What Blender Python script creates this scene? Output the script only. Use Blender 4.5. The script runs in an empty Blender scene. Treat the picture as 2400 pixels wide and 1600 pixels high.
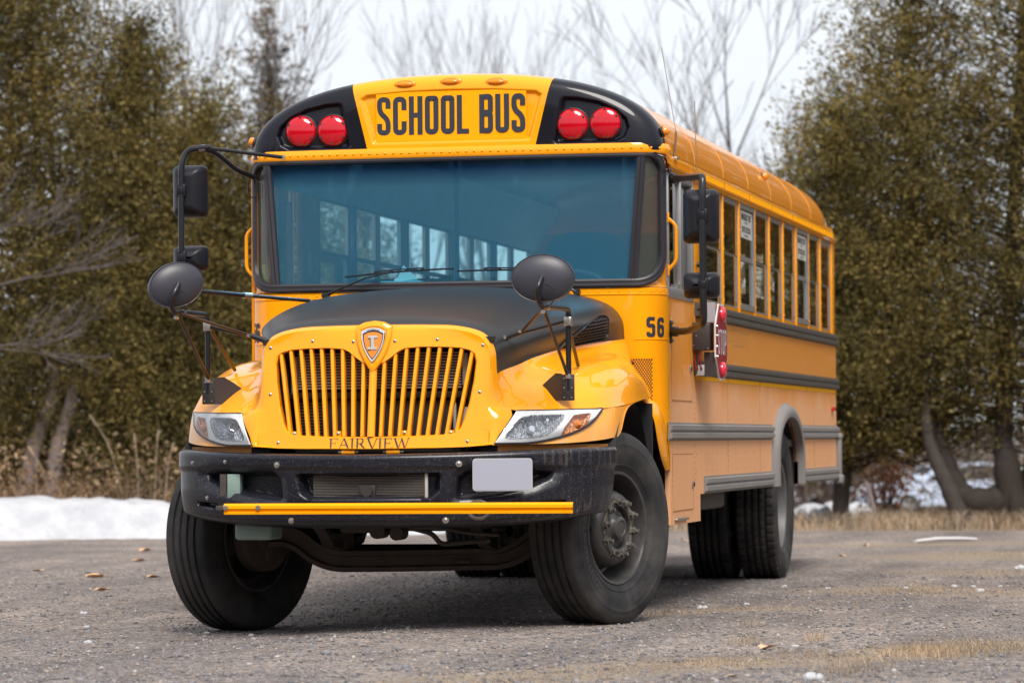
import bpy, bmesh, math, random
import numpy as np
from mathutils import Vector, Matrix

R = math.radians
S = bpy.context.scene
COL = S.collection

# ------------------------------------------------------------------ camera
cam_d = bpy.data.cameras.new('camera')
cam_d.sensor_width = 36.0
cam_d.lens = 124.47
cam_d.clip_start = 0.1
cam_d.clip_end = 2000.0
cam = bpy.data.objects.new('camera', cam_d)
COL.objects.link(cam)
_yaw, _pitch, _roll = 0.2093, 0.0280, -0.0081
_f = Vector((-math.sin(_yaw) * math.cos(_pitch), math.cos(_yaw) * math.cos(_pitch), math.sin(_pitch)))
_r = Vector((math.cos(_yaw), math.sin(_yaw), 0.0))
_u = _r.cross(_f)
_r2 = _r * math.cos(_roll) + _u * math.sin(_roll)
_u2 = -_r * math.sin(_roll) + _u * math.cos(_roll)
_m = Matrix((_r2, _u2, -_f)).transposed().to_4x4()
_m.translation = Vector((4.5359, -18.8572, 0.9879))
cam.matrix_world = _m
cam_d.dof.use_dof = True
cam_d.dof.focus_distance = 18.9
cam_d.dof.aperture_fstop = 3.4
S.camera = cam

# ------------------------------------------------------------------ light
SUN_EL, SUN_AZ = 52.0, 158.0      # azimuth clockwise from +Y
world = bpy.data.worlds.new('World')
S.world = world
world.use_nodes = True
nt = world.node_tree
nt.nodes.clear()
wo = nt.nodes.new('ShaderNodeOutputWorld')
sky = nt.nodes.new('ShaderNodeTexSky')
sky.sky_type = 'NISHITA'
sky.sun_disc = False
sky.sun_elevation = R(SUN_EL)
sky.sun_rotation = R(SUN_AZ)
bg1 = nt.nodes.new('ShaderNodeBackground')
bg1.inputs[1].default_value = 0.08
nt.links.new(sky.outputs[0], bg1.inputs[0])
# thin bright overcast layer over the clear sky
tc = nt.nodes.new('ShaderNodeTexCoord')
mp = nt.nodes.new('ShaderNodeMapping')
mp.inputs['Scale'].default_value = (1.0, 1.0, 3.0)
cn = nt.nodes.new('ShaderNodeTexNoise')
cn.inputs['Scale'].default_value = 1.6
cn.inputs['Detail'].default_value = 5
cr = nt.nodes.new('ShaderNodeValToRGB')
cr.color_ramp.elements[0].position = 0.3
cr.color_ramp.elements[0].color = (0.59, 0.62, 0.68, 1)
cr.color_ramp.elements[1].position = 0.7
cr.color_ramp.elements[1].color = (0.70, 0.72, 0.755, 1)
bg2 = nt.nodes.new('ShaderNodeBackground')
bg2.inputs[1].default_value = 1.0
nt.links.new(tc.outputs['Generated'], mp.inputs[0])
nt.links.new(mp.outputs[0], cn.inputs['Vector'])
nt.links.new(cn.outputs[0], cr.inputs[0])
nt.links.new(cr.outputs[0], bg2.inputs[0])
mx = nt.nodes.new('ShaderNodeMixShader')
mx.inputs[0].default_value = 0.88
nt.links.new(bg1.outputs[0], mx.inputs[1])
nt.links.new(bg2.outputs[0], mx.inputs[2])
nt.links.new(mx.outputs[0], wo.inputs[0])

sun_d = bpy.data.lights.new('sun', 'SUN')
sun_d.energy = 2.9
sun_d.angle = R(28)
sun_d.color = (1.0, 0.95, 0.88)
sun = bpy.data.objects.new('sun', sun_d)
COL.objects.link(sun)
_az = R(SUN_AZ)
_sd = Vector((math.sin(_az) * math.cos(R(SUN_EL)), math.cos(_az) * math.cos(R(SUN_EL)), math.sin(R(SUN_EL))))
sun.rotation_euler = _sd.to_track_quat('Z', 'Y').to_euler()

S.view_settings.view_transform = 'Standard'
S.view_settings.look = 'None'
S.view_settings.exposure = 0.60
S.view_settings.gamma = 1.0
S.render.engine = 'CYCLES'
S.cycles.max_bounces = 10
S.cycles.transparent_max_bounces = 24
S.cycles.caustics_reflective = False
S.cycles.caustics_refractive = False
S.cycles.use_denoising = True

# ------------------------------------------------------------------ materials
def newmat(name):
    m = bpy.data.materials.new(name)
    m.use_nodes = True
    n = m.node_tree
    n.nodes.clear()
    out = n.nodes.new('ShaderNodeOutputMaterial')
    b = n.nodes.new('ShaderNodeBsdfPrincipled')
    n.links.new(b.outputs[0], out.inputs[0])
    return m, n, b, out

def noise(n, scale, detail=4, rough=0.55, vec=None, sc=None):
    t = n.nodes.new('ShaderNodeTexNoise')
    t.inputs['Scale'].default_value = scale
    t.inputs['Detail'].default_value = detail
    t.inputs['Roughness'].default_value = rough
    if vec is None:
        c = n.nodes.new('ShaderNodeTexCoord')
        vec = c.outputs['Object']
    if sc:
        mpp = n.nodes.new('ShaderNodeMapping')
        mpp.inputs['Scale'].default_value = sc
        n.links.new(vec, mpp.inputs[0])
        vec = mpp.outputs[0]
    n.links.new(vec, t.inputs['Vector'])
    return t.outputs[0]

def ramp(n, fac, stops):
    r_ = n.nodes.new('ShaderNodeValToRGB')
    e = r_.color_ramp.elements
    while len(e) < len(stops):
        e.new(0.5)
    for i, (p, c) in enumerate(stops):
        e[i].position = p
        e[i].color = (c[0], c[1], c[2], 1) if not isinstance(c, (int, float)) else (c, c, c, 1)
    n.links.new(fac, r_.inputs[0])
    return r_.outputs[0]

def mixc(n, fac, a, b, mode='MIX'):
    m = n.nodes.new('ShaderNodeMix')
    m.data_type = 'RGBA'
    m.blend_type = mode
    for k, v in ((0, fac), (6, a), (7, b)):
        if isinstance(v, bpy.types.NodeSocket):
            n.links.new(v, m.inputs[k])
        elif k == 0:
            m.inputs[0].default_value = v
        else:
            m.inputs[k].default_value = (v[0], v[1], v[2], 1)
    return m.outputs[2]

def mth(n, op, a, b=0.0):
    m = n.nodes.new('ShaderNodeMath')
    m.operation = op
    for k, v in ((0, a), (1, b)):
        if isinstance(v, bpy.types.NodeSocket):
            n.links.new(v, m.inputs[k])
        else:
            m.inputs[k].default_value = v
    return m.outputs[0]

def maprange(n, v, a, b, c=0.0, d=1.0):
    m = n.nodes.new('ShaderNodeMapRange')
    m.inputs[1].default_value = a
    m.inputs[2].default_value = b
    m.inputs[3].default_value = c
    m.inputs[4].default_value = d
    n.links.new(v, m.inputs[0])
    return m.outputs[0]

def bump(n, b, h, strength=0.3, dist=0.01):
    bp = n.nodes.new('ShaderNodeBump')
    bp.inputs['Strength'].default_value = strength
    bp.inputs['Distance'].default_value = dist
    n.links.new(h, bp.inputs['Height'])
    n.links.new(bp.outputs[0], b.inputs['Normal'])

def sepz(n):
    c = n.nodes.new('ShaderNodeTexCoord')
    s = n.nodes.new('ShaderNodeSeparateXYZ')
    n.links.new(c.outputs['Object'], s.inputs[0])
    return s.outputs[0], s.outputs[1], s.outputs[2]

def simple(name, col, rough=0.5, metal=0.0, var=0.12, nscale=6.0, coat=0.0, spec=0.5, bumpk=0.0, bscale=60):
    m, n, b, o = newmat(name)
    c = mixc(n, noise(n, nscale), [x * (1 - var) for x in col], [min(1, x * (1 + var)) for x in col])
    n.links.new(c, b.inputs['Base Color'])
    b.inputs['Roughness'].default_value = rough
    b.inputs['Metallic'].default_value = metal
    b.inputs['Coat Weight'].default_value = coat
    b.inputs['Coat Roughness'].default_value = 0.05
    b.inputs['Specular IOR Level'].default_value = spec
    if bumpk:
        bump(n, b, noise(n, bscale, 3), bumpk, 0.002)
    return m

YEL = (0.97, 0.355, 0.0)
def paint(name, base, dust_sheen_z=None, coat=0.8, rough=0.42, dust_sheen_col=(0.62, 0.33, 0.17), specks=0.0, streak=0.0, spec=0.35):
    """glossy vehicle paint; a film, part dust and part painted-in ground reflection, grows below dust_sheen_z"""
    m, n, b, o = newmat(name)
    c = mixc(n, noise(n, 1.7, 3), [x * 0.94 for x in base], [min(1, x * 1.04) for x in base])
    rr = None
    if dust_sheen_z:
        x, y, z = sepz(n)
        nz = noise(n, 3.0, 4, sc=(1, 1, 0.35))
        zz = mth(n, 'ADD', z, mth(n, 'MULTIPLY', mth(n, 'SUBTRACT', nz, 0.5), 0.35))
        fac = maprange(n, zz, dust_sheen_z[0], dust_sheen_z[1], dust_sheen_z[2], dust_sheen_z[3])
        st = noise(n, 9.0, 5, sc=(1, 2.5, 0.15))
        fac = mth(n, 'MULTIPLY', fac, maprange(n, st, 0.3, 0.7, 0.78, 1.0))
        c = mixc(n, fac, c, dust_sheen_col)
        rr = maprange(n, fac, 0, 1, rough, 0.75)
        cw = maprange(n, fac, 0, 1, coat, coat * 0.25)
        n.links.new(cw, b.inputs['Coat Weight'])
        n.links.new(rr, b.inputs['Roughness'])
    else:
        b.inputs['Coat Weight'].default_value = coat
        b.inputs['Roughness'].default_value = rough
    if streak:
        sv = noise(n, 14.0, 5, sc=(1, 1, 0.06))
        c = mixc(n, mth(n, 'MULTIPLY', maprange(n, sv, 0.58, 0.72, 0, 1), streak), c, (0.55, 0.42, 0.28))
    if specks:
        sp = noise(n, 240.0, 2)
        c = mixc(n, mth(n, 'MULTIPLY', maprange(n, sp, 0.66, 0.74, 0, 1), specks), c, (0.45, 0.42, 0.40))
    n.links.new(c, b.inputs['Base Color'])
    b.inputs['Coat Roughness'].default_value = 0.035
    b.inputs['Specular IOR Level'].default_value = spec
    bump(n, b, noise(n, 2.2, 2), 0.05, 0.02)
    return m

M = {}
M['yellow'] = paint('yellow_paint', YEL, coat=0.9, rough=0.5, spec=.10, specks=.35)
M['yellow_side'] = paint('yellow_side_paint', (0.78, 0.27, 0.006), dust_sheen_z=(1.42, 1.20, 0.08, 0.92), coat=0.3, rough=.55, dust_sheen_col=(0.76, 0.41, 0.225))  # peach film also paints in the ground reflected at a grazing angle
M['yellow_upper'] = paint('yellow_upper_paint', (0.66, 0.235, 0.008), dust_sheen_z=(2.2, 1.4, 0.0, 0.22), coat=0.2, rough=.55)
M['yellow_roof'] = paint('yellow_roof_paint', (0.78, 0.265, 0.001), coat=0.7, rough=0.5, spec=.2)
M['yellow_corner'] = paint('yellow_corner_paint', YEL, dust_sheen_z=(1.16, 1.0, 0.0, 0.55), coat=1.0, dust_sheen_col=(0.6, 0.36, 0.17), streak=0.5)
M['reflective'] = simple('reflective_yellow_tape', (1.0, 0.46, 0.0), 0.5, spec=.1, var=0.03)
M['sign_yellow'] = simple('sign_yellow', (0.98, 0.38, 0.0), 0.5, spec=.15, var=0.03)
M['orange_dirty'] = simple('dusty_orange_paint', (0.42, 0.17, 0.03), 0.7, var=0.25, nscale=9)
M['black_gloss'] = paint('black_gloss_paint', (0.006, 0.006, 0.011), coat=0.45, rough=0.4, spec=.15)
M['hood_black'] = simple('matt_black_paint', (0.020, 0.019, 0.019), 0.38, var=0.15, nscale=2, spec=0.5)
M['letter_black'] = simple('black_lettering', (0.022, 0.024, 0.035), 0.55, var=0.05)
M['mirror_black'] = simple('mirror_black_plastic', (0.010, 0.010, 0.014), 0.38, spec=.3, bumpk=0.15, bscale=400)
M['oval_black'] = simple('oval_mirror_plastic', (0.035, 0.034, 0.045), 0.42, bumpk=0.1, bscale=400)
M['tube_black'] = simple('black_tube_coating', (0.012, 0.012, 0.015), 0.3, var=0.3)
M['gasket'] = simple('black_rubber_gasket', (0.022, 0.020, 0.026), 0.45, var=0.15)
M['chrome'] = simple('chrome', (0.85, 0.85, 0.87), 0.12, 1.0, var=0.03)
M['steel'] = simple('worn_steel', (0.50, 0.46, 0.42), 0.38, 1.0, var=0.25, nscale=60)
M['alu'] = simple('aluminium_frame', (0.42, 0.41, 0.41), 0.38, 0.75, var=0.08)
M['rail_grey'] = simple('dusty_grey_rail', (0.21, 0.195, 0.185), 0.6, var=0.2, nscale=4)
M['rail_dark'] = simple('dark_rub_rail', (0.060, 0.053, 0.042), 0.55, var=0.3, nscale=5)
M['dark'] = simple('dark_void', (0.008, 0.008, 0.009), 0.8)
M['under'] = simple('underbody_dirt', (0.055, 0.045, 0.038), 0.75, var=0.4, nscale=12, bumpk=0.4, bscale=40)
M['axle'] = simple('rusty_axle', (0.085, 0.065, 0.055), 0.75, var=0.4, nscale=14, bumpk=0.4, bscale=40)
M['core_light'] = simple('cooler_fins', (0.42, 0.40, 0.37), 0.5, 0.1, var=0.15)
M['core_dark'] = simple('radiator_fins', (0.14, 0.12, 0.105), 0.6, 0.2, var=0.25)
M['plate'] = simple('blank_plate', (0.34, 0.355, 0.43), 0.5, var=0.01)
M['white_plastic'] = simple('translucent_white_plastic', (0.20, 0.28, 0.25), 0.5)
M['red_sign'] = simple('red_sign_face', (0.27, 0.010, 0.016), 0.45, var=0.06)
M['white'] = simple('white_paint', (0.58, 0.56, 0.56), 0.5, var=0.04)
M['grey_plate'] = simple('grey_plate', (0.33, 0.32, 0.34), 0.5, var=0.05)
M['box_black'] = simple('black_box', (0.030, 0.024, 0.024), 0.5, var=0.1)
M['seat'] = simple('seat_vinyl', (0.035, 0.05, 0.075), 0.55)
M['interior'] = simple('interior_liner', (0.75, 0.78, 0.78), 0.5)
M['interior_dk'] = simple('interior_dark', (0.10, 0.11, 0.12), 0.6)
M['dash'] = simple('dashboard_grey', (0.16, 0.18, 0.19), 0.6)
M['paper'] = simple('tissue_paper', (0.85, 0.88, 0.86), 0.8)
M['boxblue'] = simple('tissue_box_print', (0.25, 0.55, 0.62), 0.6, var=0.5, nscale=30)
M['decal'] = simple('decal_paper', (0.50, 0.48, 0.44), 0.6, var=0.04)
M['tag_yellow'] = simple('yellow_sticker', (0.85, 0.80, 0.02), 0.6, var=0.02)
M['wiper'] = simple('wiper_black', (0.010, 0.010, 0.011), 0.4)
M['brown_rod'] = simple('brown_rod', (0.055, 0.028, 0.015), 0.35, var=0.3)

def glassmat(name, tint, gloss_fac, gloss_col=(1, 1, 1), band=None, rough=0.02, veil=None, ior=1.5):
    m, n, b, o = newmat(name)
    n.nodes.remove(b)
    tr = n.nodes.new('ShaderNodeBsdfTransparent')
    gl = n.nodes.new('ShaderNodeBsdfGlossy')
    gl.inputs['Roughness'].default_value = rough
    gl.inputs['Color'].default_value = (*gloss_col, 1)
    fr = n.nodes.new('ShaderNodeFresnel')
    fr.inputs[0].default_value = ior
    k = mth(n, 'ADD', mth(n, 'MULTIPLY', fr.outputs[0], 0.9), gloss_fac)
    mxs = n.nodes.new('ShaderNodeMixShader')
    n.links.new(k, mxs.inputs[0])
    if band:
        x, y, z = sepz(n)
        f = maprange(n, z, band[0], band[1], 0, 1)
        c = mixc(n, f, tint, band[2])
        n.links.new(c, tr.inputs[0])
    else:
        tr.inputs[0].default_value = (*tint, 1)
    n.links.new(tr.outputs[0], mxs.inputs[1])
    n.links.new(gl.outputs[0], mxs.inputs[2])
    last = mxs.outputs[0]
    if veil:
        df = n.nodes.new('ShaderNodeBsdfDiffuse')  # diffuse veil puts sky reflection and haze into the glass colour
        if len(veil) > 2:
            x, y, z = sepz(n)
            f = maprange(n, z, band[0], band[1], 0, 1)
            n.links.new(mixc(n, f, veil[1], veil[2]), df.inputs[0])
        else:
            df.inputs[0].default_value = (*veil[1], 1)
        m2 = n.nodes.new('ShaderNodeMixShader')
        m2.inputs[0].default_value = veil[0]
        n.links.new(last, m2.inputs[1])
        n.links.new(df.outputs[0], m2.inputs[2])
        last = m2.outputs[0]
    n.links.new(last, o.inputs[0])
    return m
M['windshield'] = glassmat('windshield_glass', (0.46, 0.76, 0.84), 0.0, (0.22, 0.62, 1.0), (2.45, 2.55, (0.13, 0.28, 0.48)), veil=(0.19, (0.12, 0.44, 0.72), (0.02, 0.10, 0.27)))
M['corner_glass'] = glassmat('corner_glass', (0.6, 0.68, 0.66), 0.02, veil=(0.12, (.4, .45, .42)))
M['side_glass'] = glassmat('side_glass', (0.90, 0.92, 0.87), 0.03)
M['side_glass_clear'] = glassmat('side_glass_clear', (0.97, 0.98, 0.96), 0.0, ior=1.15)
M['lens_clear'] = glassmat('clear_lens', (1.0, 1.0, 1.0), 0.03)

def lens(name, col, rough=0.12):
    m, n, b, o = newmat(name)
    b.inputs['Specular IOR Level'].default_value = .2
    w = n.nodes.new('ShaderNodeTexWave')
    w.inputs['Scale'].default_value = 30
    w.bands_direction = 'X'
    c2 = n.nodes.new('ShaderNodeTexCoord')
    n.links.new(c2.outputs['Object'], w.inputs['Vector'])
    c = mixc(n, w.outputs['Fac'], [x * 0.75 for x in col], col)
    n.links.new(c, b.inputs['Base Color'])
    b.inputs['Roughness'].default_value = rough
    b.inputs['Coat Weight'].default_value = 1.0
    b.inputs['Coat Roughness'].default_value = 0.02
    bump(n, b, w.outputs['Fac'], 0.05, 0.002)
    return m
M['red_lens'] = lens('red_lens', (0.60, 0.002, 0.014))
M['amber_lens'] = lens('amber_lens', (0.95, 0.27, 0.0))
M['pink_lens'] = lens('faded_red_lens', (0.75, 0.03, 0.06))

def headlamp_mat(name, dark, light, scale):
    m, n, b, o = newmat(name)
    v = n.nodes.new('ShaderNodeTexVoronoi')
    v.inputs['Scale'].default_value = scale
    c2 = n.nodes.new('ShaderNodeTexCoord')
    mpp = n.nodes.new('ShaderNodeMapping')
    mpp.inputs['Scale'].default_value = (2.2, 2.2, 0.8)
    n.links.new(c2.outputs['Object'], mpp.inputs[0])
    n.links.new(mpp.outputs[0], v.inputs['Vector'])
    c = mixc(n, v.outputs['Distance'], dark, light)
    n.links.new(c, b.inputs['Base Color'])
    b.inputs['Metallic'].default_value = 0.3
    b.inputs['Roughness'].default_value = 0.18
    bump(n, b, v.outputs['Distance'], 0.9, 0.02)
    return m
M['bowl'] = headlamp_mat('reflector_bowl', (0.22, 0.28, 0.38), (0.95, 0.97, 1.0), 60)
M['amber_bowl'] = headlamp_mat('amber_bowl', (0.80, 0.20, 0.02), (0.95, 0.60, 0.35), 40)
M['bezel'] = simple('white_chrome_bezel', (0.97, 0.98, 1.0), 0.3, 0.0, var=0.03)

def bumpermat():
    m, n, b, o = newmat('black_bumper')
    base = mixc(n, noise(n, 3), (0.006, 0.007, 0.012), (0.014, 0.014, 0.022))
    sp = noise(n, 150.0, 2)
    base = mixc(n, maprange(n, sp, 0.60, 0.74, 0, 0.6), base, (0.20, 0.19, 0.18))
    x, y, z = sepz(n)
    side = maprange(n, x, 0.35, 1.19, 0.0, 1.0)
    st = noise(n, 30.0, 6, .7, sc=(1.2, 1.2, 0.07))
    msk = mth(n, 'MULTIPLY', maprange(n, st, 0.50, 0.64, 0, .75), side)
    zt = mth(n, 'ADD', maprange(n, z, 0.74, 0.97, 0, 0.8), maprange(n, z, 0.76, 0.60, 0, 0.8))
    msk = mth(n, 'MULTIPLY', msk, zt)
    base = mixc(n, mth(n, 'MULTIPLY', msk, 0.6), base, (0.30, 0.24, 0.18))
    n.links.new(base, b.inputs['Base Color'])
    b.inputs['Roughness'].default_value = 0.32
    b.inputs['Specular IOR Level'].default_value = .3
    b.inputs['Coat Weight'].default_value = 0.2
    b.inputs['Coat Roughness'].default_value = 0.1
    bump(n, b, sp, 0.12, 0.002)
    return m
M['bumper'] = bumpermat()

def tyremat(name='tyre_rubber', c1=(0.018, 0.018, 0.020), c2=(0.062, 0.058, 0.055)):
    m, n, b, o = newmat(name)
    a = noise(n, 5, 5)
    c = mixc(n, maprange(n, a, 0.35, 0.7), c1, c2)
    s = noise(n, 130, 3)
    c = mixc(n, maprange(n, s, 0.6, 0.75, 0, 0.35), c, (0.13, 0.115, 0.10))
    n.links.new(c, b.inputs['Base Color'])
    b.inputs['Roughness'].default_value = 0.7
    b.inputs['Specular IOR Level'].default_value = .25
    bump(n, b, s, 0.25, 0.003)
    return m
M['tyre'] = tyremat()
M['tyre_dusty'] = tyremat('dusty_tyre_rubber', (0.05, 0.048, 0.047), (0.10, 0.095, 0.09))
M['rim'] = simple('black_rim', (0.075, 0.07, 0.068), 0.38, 0.35, var=0.5, nscale=16)
M['rim_grey'] = simple('dusty_grey_rim', (0.13, 0.125, 0.125), 0.5, 0.1, var=0.15, nscale=5)
def mudmat():
    m, n, b, o = newmat('muddy_stud')
    a = noise(n, 45, 5)
    c = mixc(n, maprange(n, a, 0.42, 0.6), (0.06, 0.057, 0.055), (0.17, 0.145, 0.115))
    n.links.new(c, b.inputs['Base Color'])
    b.inputs['Roughness'].default_value = 0.6
    b.inputs['Metallic'].default_value = 0.2
    bump(n, b, a, 0.6, 0.004)
    return m
M['mud'] = mudmat()

# ------------------------------------------------------------------ mesh builder
class MB:
    def __init__(s):
        s.v = []; s.f = []; s.m = []
    def add(s, vs, fs, mi=0, T=None):
        o = len(s.v)
        if T is not None:
            vs = [T @ Vector(p) for p in vs]
        s.v += [tuple(p) for p in vs]
        s.f += [tuple(i + o for i in f) for f in fs]
        s.m += [mi] * len(fs)
        return s
    def box(s, c, d, mi=0, bev=0.0, T=None):
        bm = bmesh.new()
        bmesh.ops.create_cube(bm, size=1)
        for v in bm.verts:
            v.co = Vector((v.co.x * d[0], v.co.y * d[1], v.co.z * d[2]))
        if bev > 0:
            bmesh.ops.bevel(bm, geom=bm.edges[:], offset=bev, segments=3 if bev > 0.01 else 2, affect='EDGES', profile=0.5)
        vs = [v.co + Vector(c) for v in bm.verts]
        bm.verts.index_update()
        fs = [[v.index for v in f.verts] for f in bm.faces]
        bm.free()
        return s.add(vs, fs, mi, T)
    def b2(s, a, b, mi=0, bev=0.0, T=None):
        return s.box([(a[i] + b[i]) / 2 for i in range(3)], [abs(b[i] - a[i]) for i in range(3)], mi, bev, T)
    def tube(s, pts, r, n=10, mi=0, caps=True, T=None, flat=1.0, up=None):
        pts = [Vector(p) for p in pts]
        L = len(pts)
        rs = r if isinstance(r, (list, tuple)) else [r] * L
        tan = []
        for i in range(L):
            a = pts[max(0, i - 1)]; b = pts[min(L - 1, i + 1)]
            t = (b - a)
            tan.append(t.normalized() if t.length > 1e-9 else Vector((0, 0, 1)))
        u = Vector(up) if up else Vector((0, 0, 1))
        if abs(tan[0].dot(u)) > 0.95:
            u = Vector((1, 0, 0))
        nrm = (u - tan[0] * u.dot(tan[0])).normalized()
        vs = []; fs = []
        for i in range(L):
            nrm = (nrm - tan[i] * nrm.dot(tan[i])).normalized()
            bn = tan[i].cross(nrm)
            for k in range(n):
                a = 2 * math.pi * k / n
                vs.append(pts[i] + (nrm * math.cos(a) * flat + bn * math.sin(a)) * rs[i])
        for i in range(L - 1):
            for k in range(n):
                fs.append((i * n + k, i * n + (k + 1) % n, (i + 1) * n + (k + 1) % n, (i + 1) * n + k))
        if caps:
            fs.append(tuple(range(n))[::-1])
            fs.append(tuple((L - 1) * n + k for k in range(n)))
        return s.add(vs, fs, mi, T)
    def lathe(s, prof, n=64, mi=0, T=None, close=False):
        """prof: list of (radius, axial x); axis = local X"""
        vs = []; fs = []
        for (r, x) in prof:
            for k in range(n):
                a = 2 * math.pi * k / n
                vs.append((x, r * math.cos(a), r * math.sin(a)))
        L = len(prof)
        for i in range(L - 1 + (1 if close else 0)):
            j = (i + 1) % L
            for k in range(n):
                fs.append((i * n + k, j * n + k, j * n + (k + 1) % n, i * n + (k + 1) % n))
        return s.add(vs, fs, mi, T)
    def grid(s, G, mi=0, flip=False, skip=None, mf=None, T=None, wrap=False):
        a = len(G); b = len(G[0])
        vs = [p for row in G for p in row]
        o = len(s.v)
        s.v += [tuple(T @ Vector(p)) if T is not None else tuple(p) for p in vs]
        for i in range(a - 1):
            for j in range(b - (0 if wrap else 1)):
                if skip and skip(i, j):
                    continue
                j2 = (j + 1) % b
                f = (i * b + j, i * b + j2, (i + 1) * b + j2, (i + 1) * b + j)
                if flip:
                    f = f[::-1]
                s.f.append(tuple(o + q for q in f))
                s.m.append(mf(i, j) if mf else mi)
        return s
    def prism(s, poly, z0, z1, mp, mi=0):
        """extrude 2D polygon; mp(a,b,h)->3D"""
        n = len(poly)
        vs = [mp(a, b, z0) for a, b in poly] + [mp(a, b, z1) for a, b in poly]
        fs = [tuple(range(n)), tuple(range(2 * n - 1, n - 1, -1))]
        for i in range(n):
            j = (i + 1) % n
            fs.append((i, i + n, j + n, j))
        return s.add(vs, fs, mi)
    def disc(s, c, nrm, r, h=0.004, n=10, mi=0, dome=0.0, T=None):
        nrm = Vector(nrm).normalized(); c = Vector(c)
        pts = [c, c + nrm * h]
        rr = [r, r]
        if dome:
            pts += [c + nrm * (h + dome * 0.7), c + nrm * (h + dome)]
            rr += [r * 0.7, r * 0.15]
        return s.tube(pts, rr, n, mi, T=T)
    def build(s, name, mats, parent=None, smooth=True, angle=38, recalc=True):
        if not isinstance(mats, (list, tuple)):
            mats = [mats]
        me = bpy.data.meshes.new(name)
        me.from_pydata(s.v, [], s.f)
        for m in mats:
            me.materials.append(m)
        me.polygons.foreach_set('material_index', s.m)
        me.update()
        if recalc:
            bm = bmesh.new(); bm.from_mesh(me)
            bmesh.ops.recalc_face_normals(bm, faces=bm.faces[:])
            bm.to_mesh(me); bm.free()
        if smooth:
            me.shade_smooth()
            me.set_sharp_from_angle(angle=R(angle))
        ob = bpy.data.objects.new(name, me)
        COL.objects.link(ob)
        if parent:
            ob.parent = parent
        return ob

def thing(name, label, cat, loc=(0, 0, 0), group=None):
    o = bpy.data.objects.new(name, None)
    COL.objects.link(o)
    o.location = loc
    o['label'] = label; o['category'] = cat
    if group: o['group'] = group
    return o

def tag(o, label, cat, group=None):
    o['label'] = label; o['category'] = cat
    if group: o['group'] = group
    return o

def catmull(P, n):
    """P list of points (tuples), n samples per span"""
    P = [Vector(p) for p in P]
    out = []
    for i in range(len(P) - 1):
        p0 = P[i - 1] if i > 0 else P[0] * 2 - P[1]
        p1 = P[i]; p2 = P[i + 1]
        p3 = P[i + 2] if i + 2 < len(P) else P[-1] * 2 - P[-2]
        for k in range(n):
            t = k / n
            out.append(0.5 * ((2 * p1) + (p2 - p0) * t + (2 * p0 - 5 * p1 + 4 * p2 - p3) * t * t + (3 * p1 - p0 - 3 * p2 + p3) * t ** 3))
    out.append(P[-1].copy())
    return out

def cm_at(P, t):
    n = len(P) - 1
    t = max(0.0, min(n - 1e-9, t))
    i = int(t); t -= i
    p1 = Vector(P[i]); p2 = Vector(P[i + 1])
    p0 = Vector(P[i - 1]) if i > 0 else p1 * 2 - p2
    p3 = Vector(P[i + 2]) if i + 2 <= n else p2 * 2 - p1
    return 0.5 * ((2 * p1) + (p2 - p0) * t + (2 * p0 - 5 * p1 + 4 * p2 - p3) * t * t + (3 * p1 - p0 - 3 * p2 + p3) * t ** 3)

def fillet(pts, r, n=6):
    pts = [Vector(p) for p in pts]
    out = [pts[0]]
    for i in range(1, len(pts) - 1):
        a, b, c = pts[i - 1], pts[i], pts[i + 1]
        d1 = (a - b); d2 = (c - b)
        k = min(r, d1.length * 0.45, d2.length * 0.45)
        p = b + d1.normalized() * k; q = b + d2.normalized() * k
        for j in range(n + 1):
            t = j / n
            out.append(p * (1 - t) ** 2 + b * 2 * t * (1 - t) + q * t * t)
    out.append(pts[-1])
    return out

def rrect(a, b, c, d, r, n=6):
    """rounded rect polygon CCW; r may be 4 radii (a,c) (b,c) (b,d) (a,d)"""
    rs = r if isinstance(r, (list, tuple)) else [r] * 4
    P = []
    for (cx, cy, s0, rr) in ((a, c, 180, rs[0]), (b, c, 270, rs[1]), (b, d, 0, rs[2]), (a, d, 90, rs[3])):
        ox = cx + rr if cx == a else cx - rr
        oy = cy + rr if cy == c else cy - rr
        for k in range(n + 1):
            t = R(s0 + 90 * k / n)
            P.append((ox + rr * math.cos(t), oy + rr * math.sin(t)))
    return P

def sdf_poly(x, z, P):
    """numpy signed distance to polygon, negative inside"""
    P = np.array(P, float)
    n = len(P)
    d = np.full(x.shape, 1e9)
    inside = np.zeros(x.shape, bool)
    for i in range(n):
        a = P[i]; b = P[(i + 1) % n]
        e = b - a
        L = max(1e-12, e @ e)
        t = np.clip(((x - a[0]) * e[0] + (z - a[1]) * e[1]) / L, 0, 1)
        dx = x - a[0] - t * e[0]; dz = z - a[1] - t * e[1]
        d = np.minimum(d, dx * dx + dz * dz)
        c = ((a[1] > z) != (b[1] > z)) & (x < (b[0] - a[0]) * (z - a[1]) / (b[1] - a[1] + 1e-12) + a[0])
        inside ^= c
    return np.sqrt(d) * np.where(inside, -1, 1)

def sstep(v, a, b):
    t = np.clip((v - a) / (b - a), 0, 1)
    return t * t * (3 - 2 * t)

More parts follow.
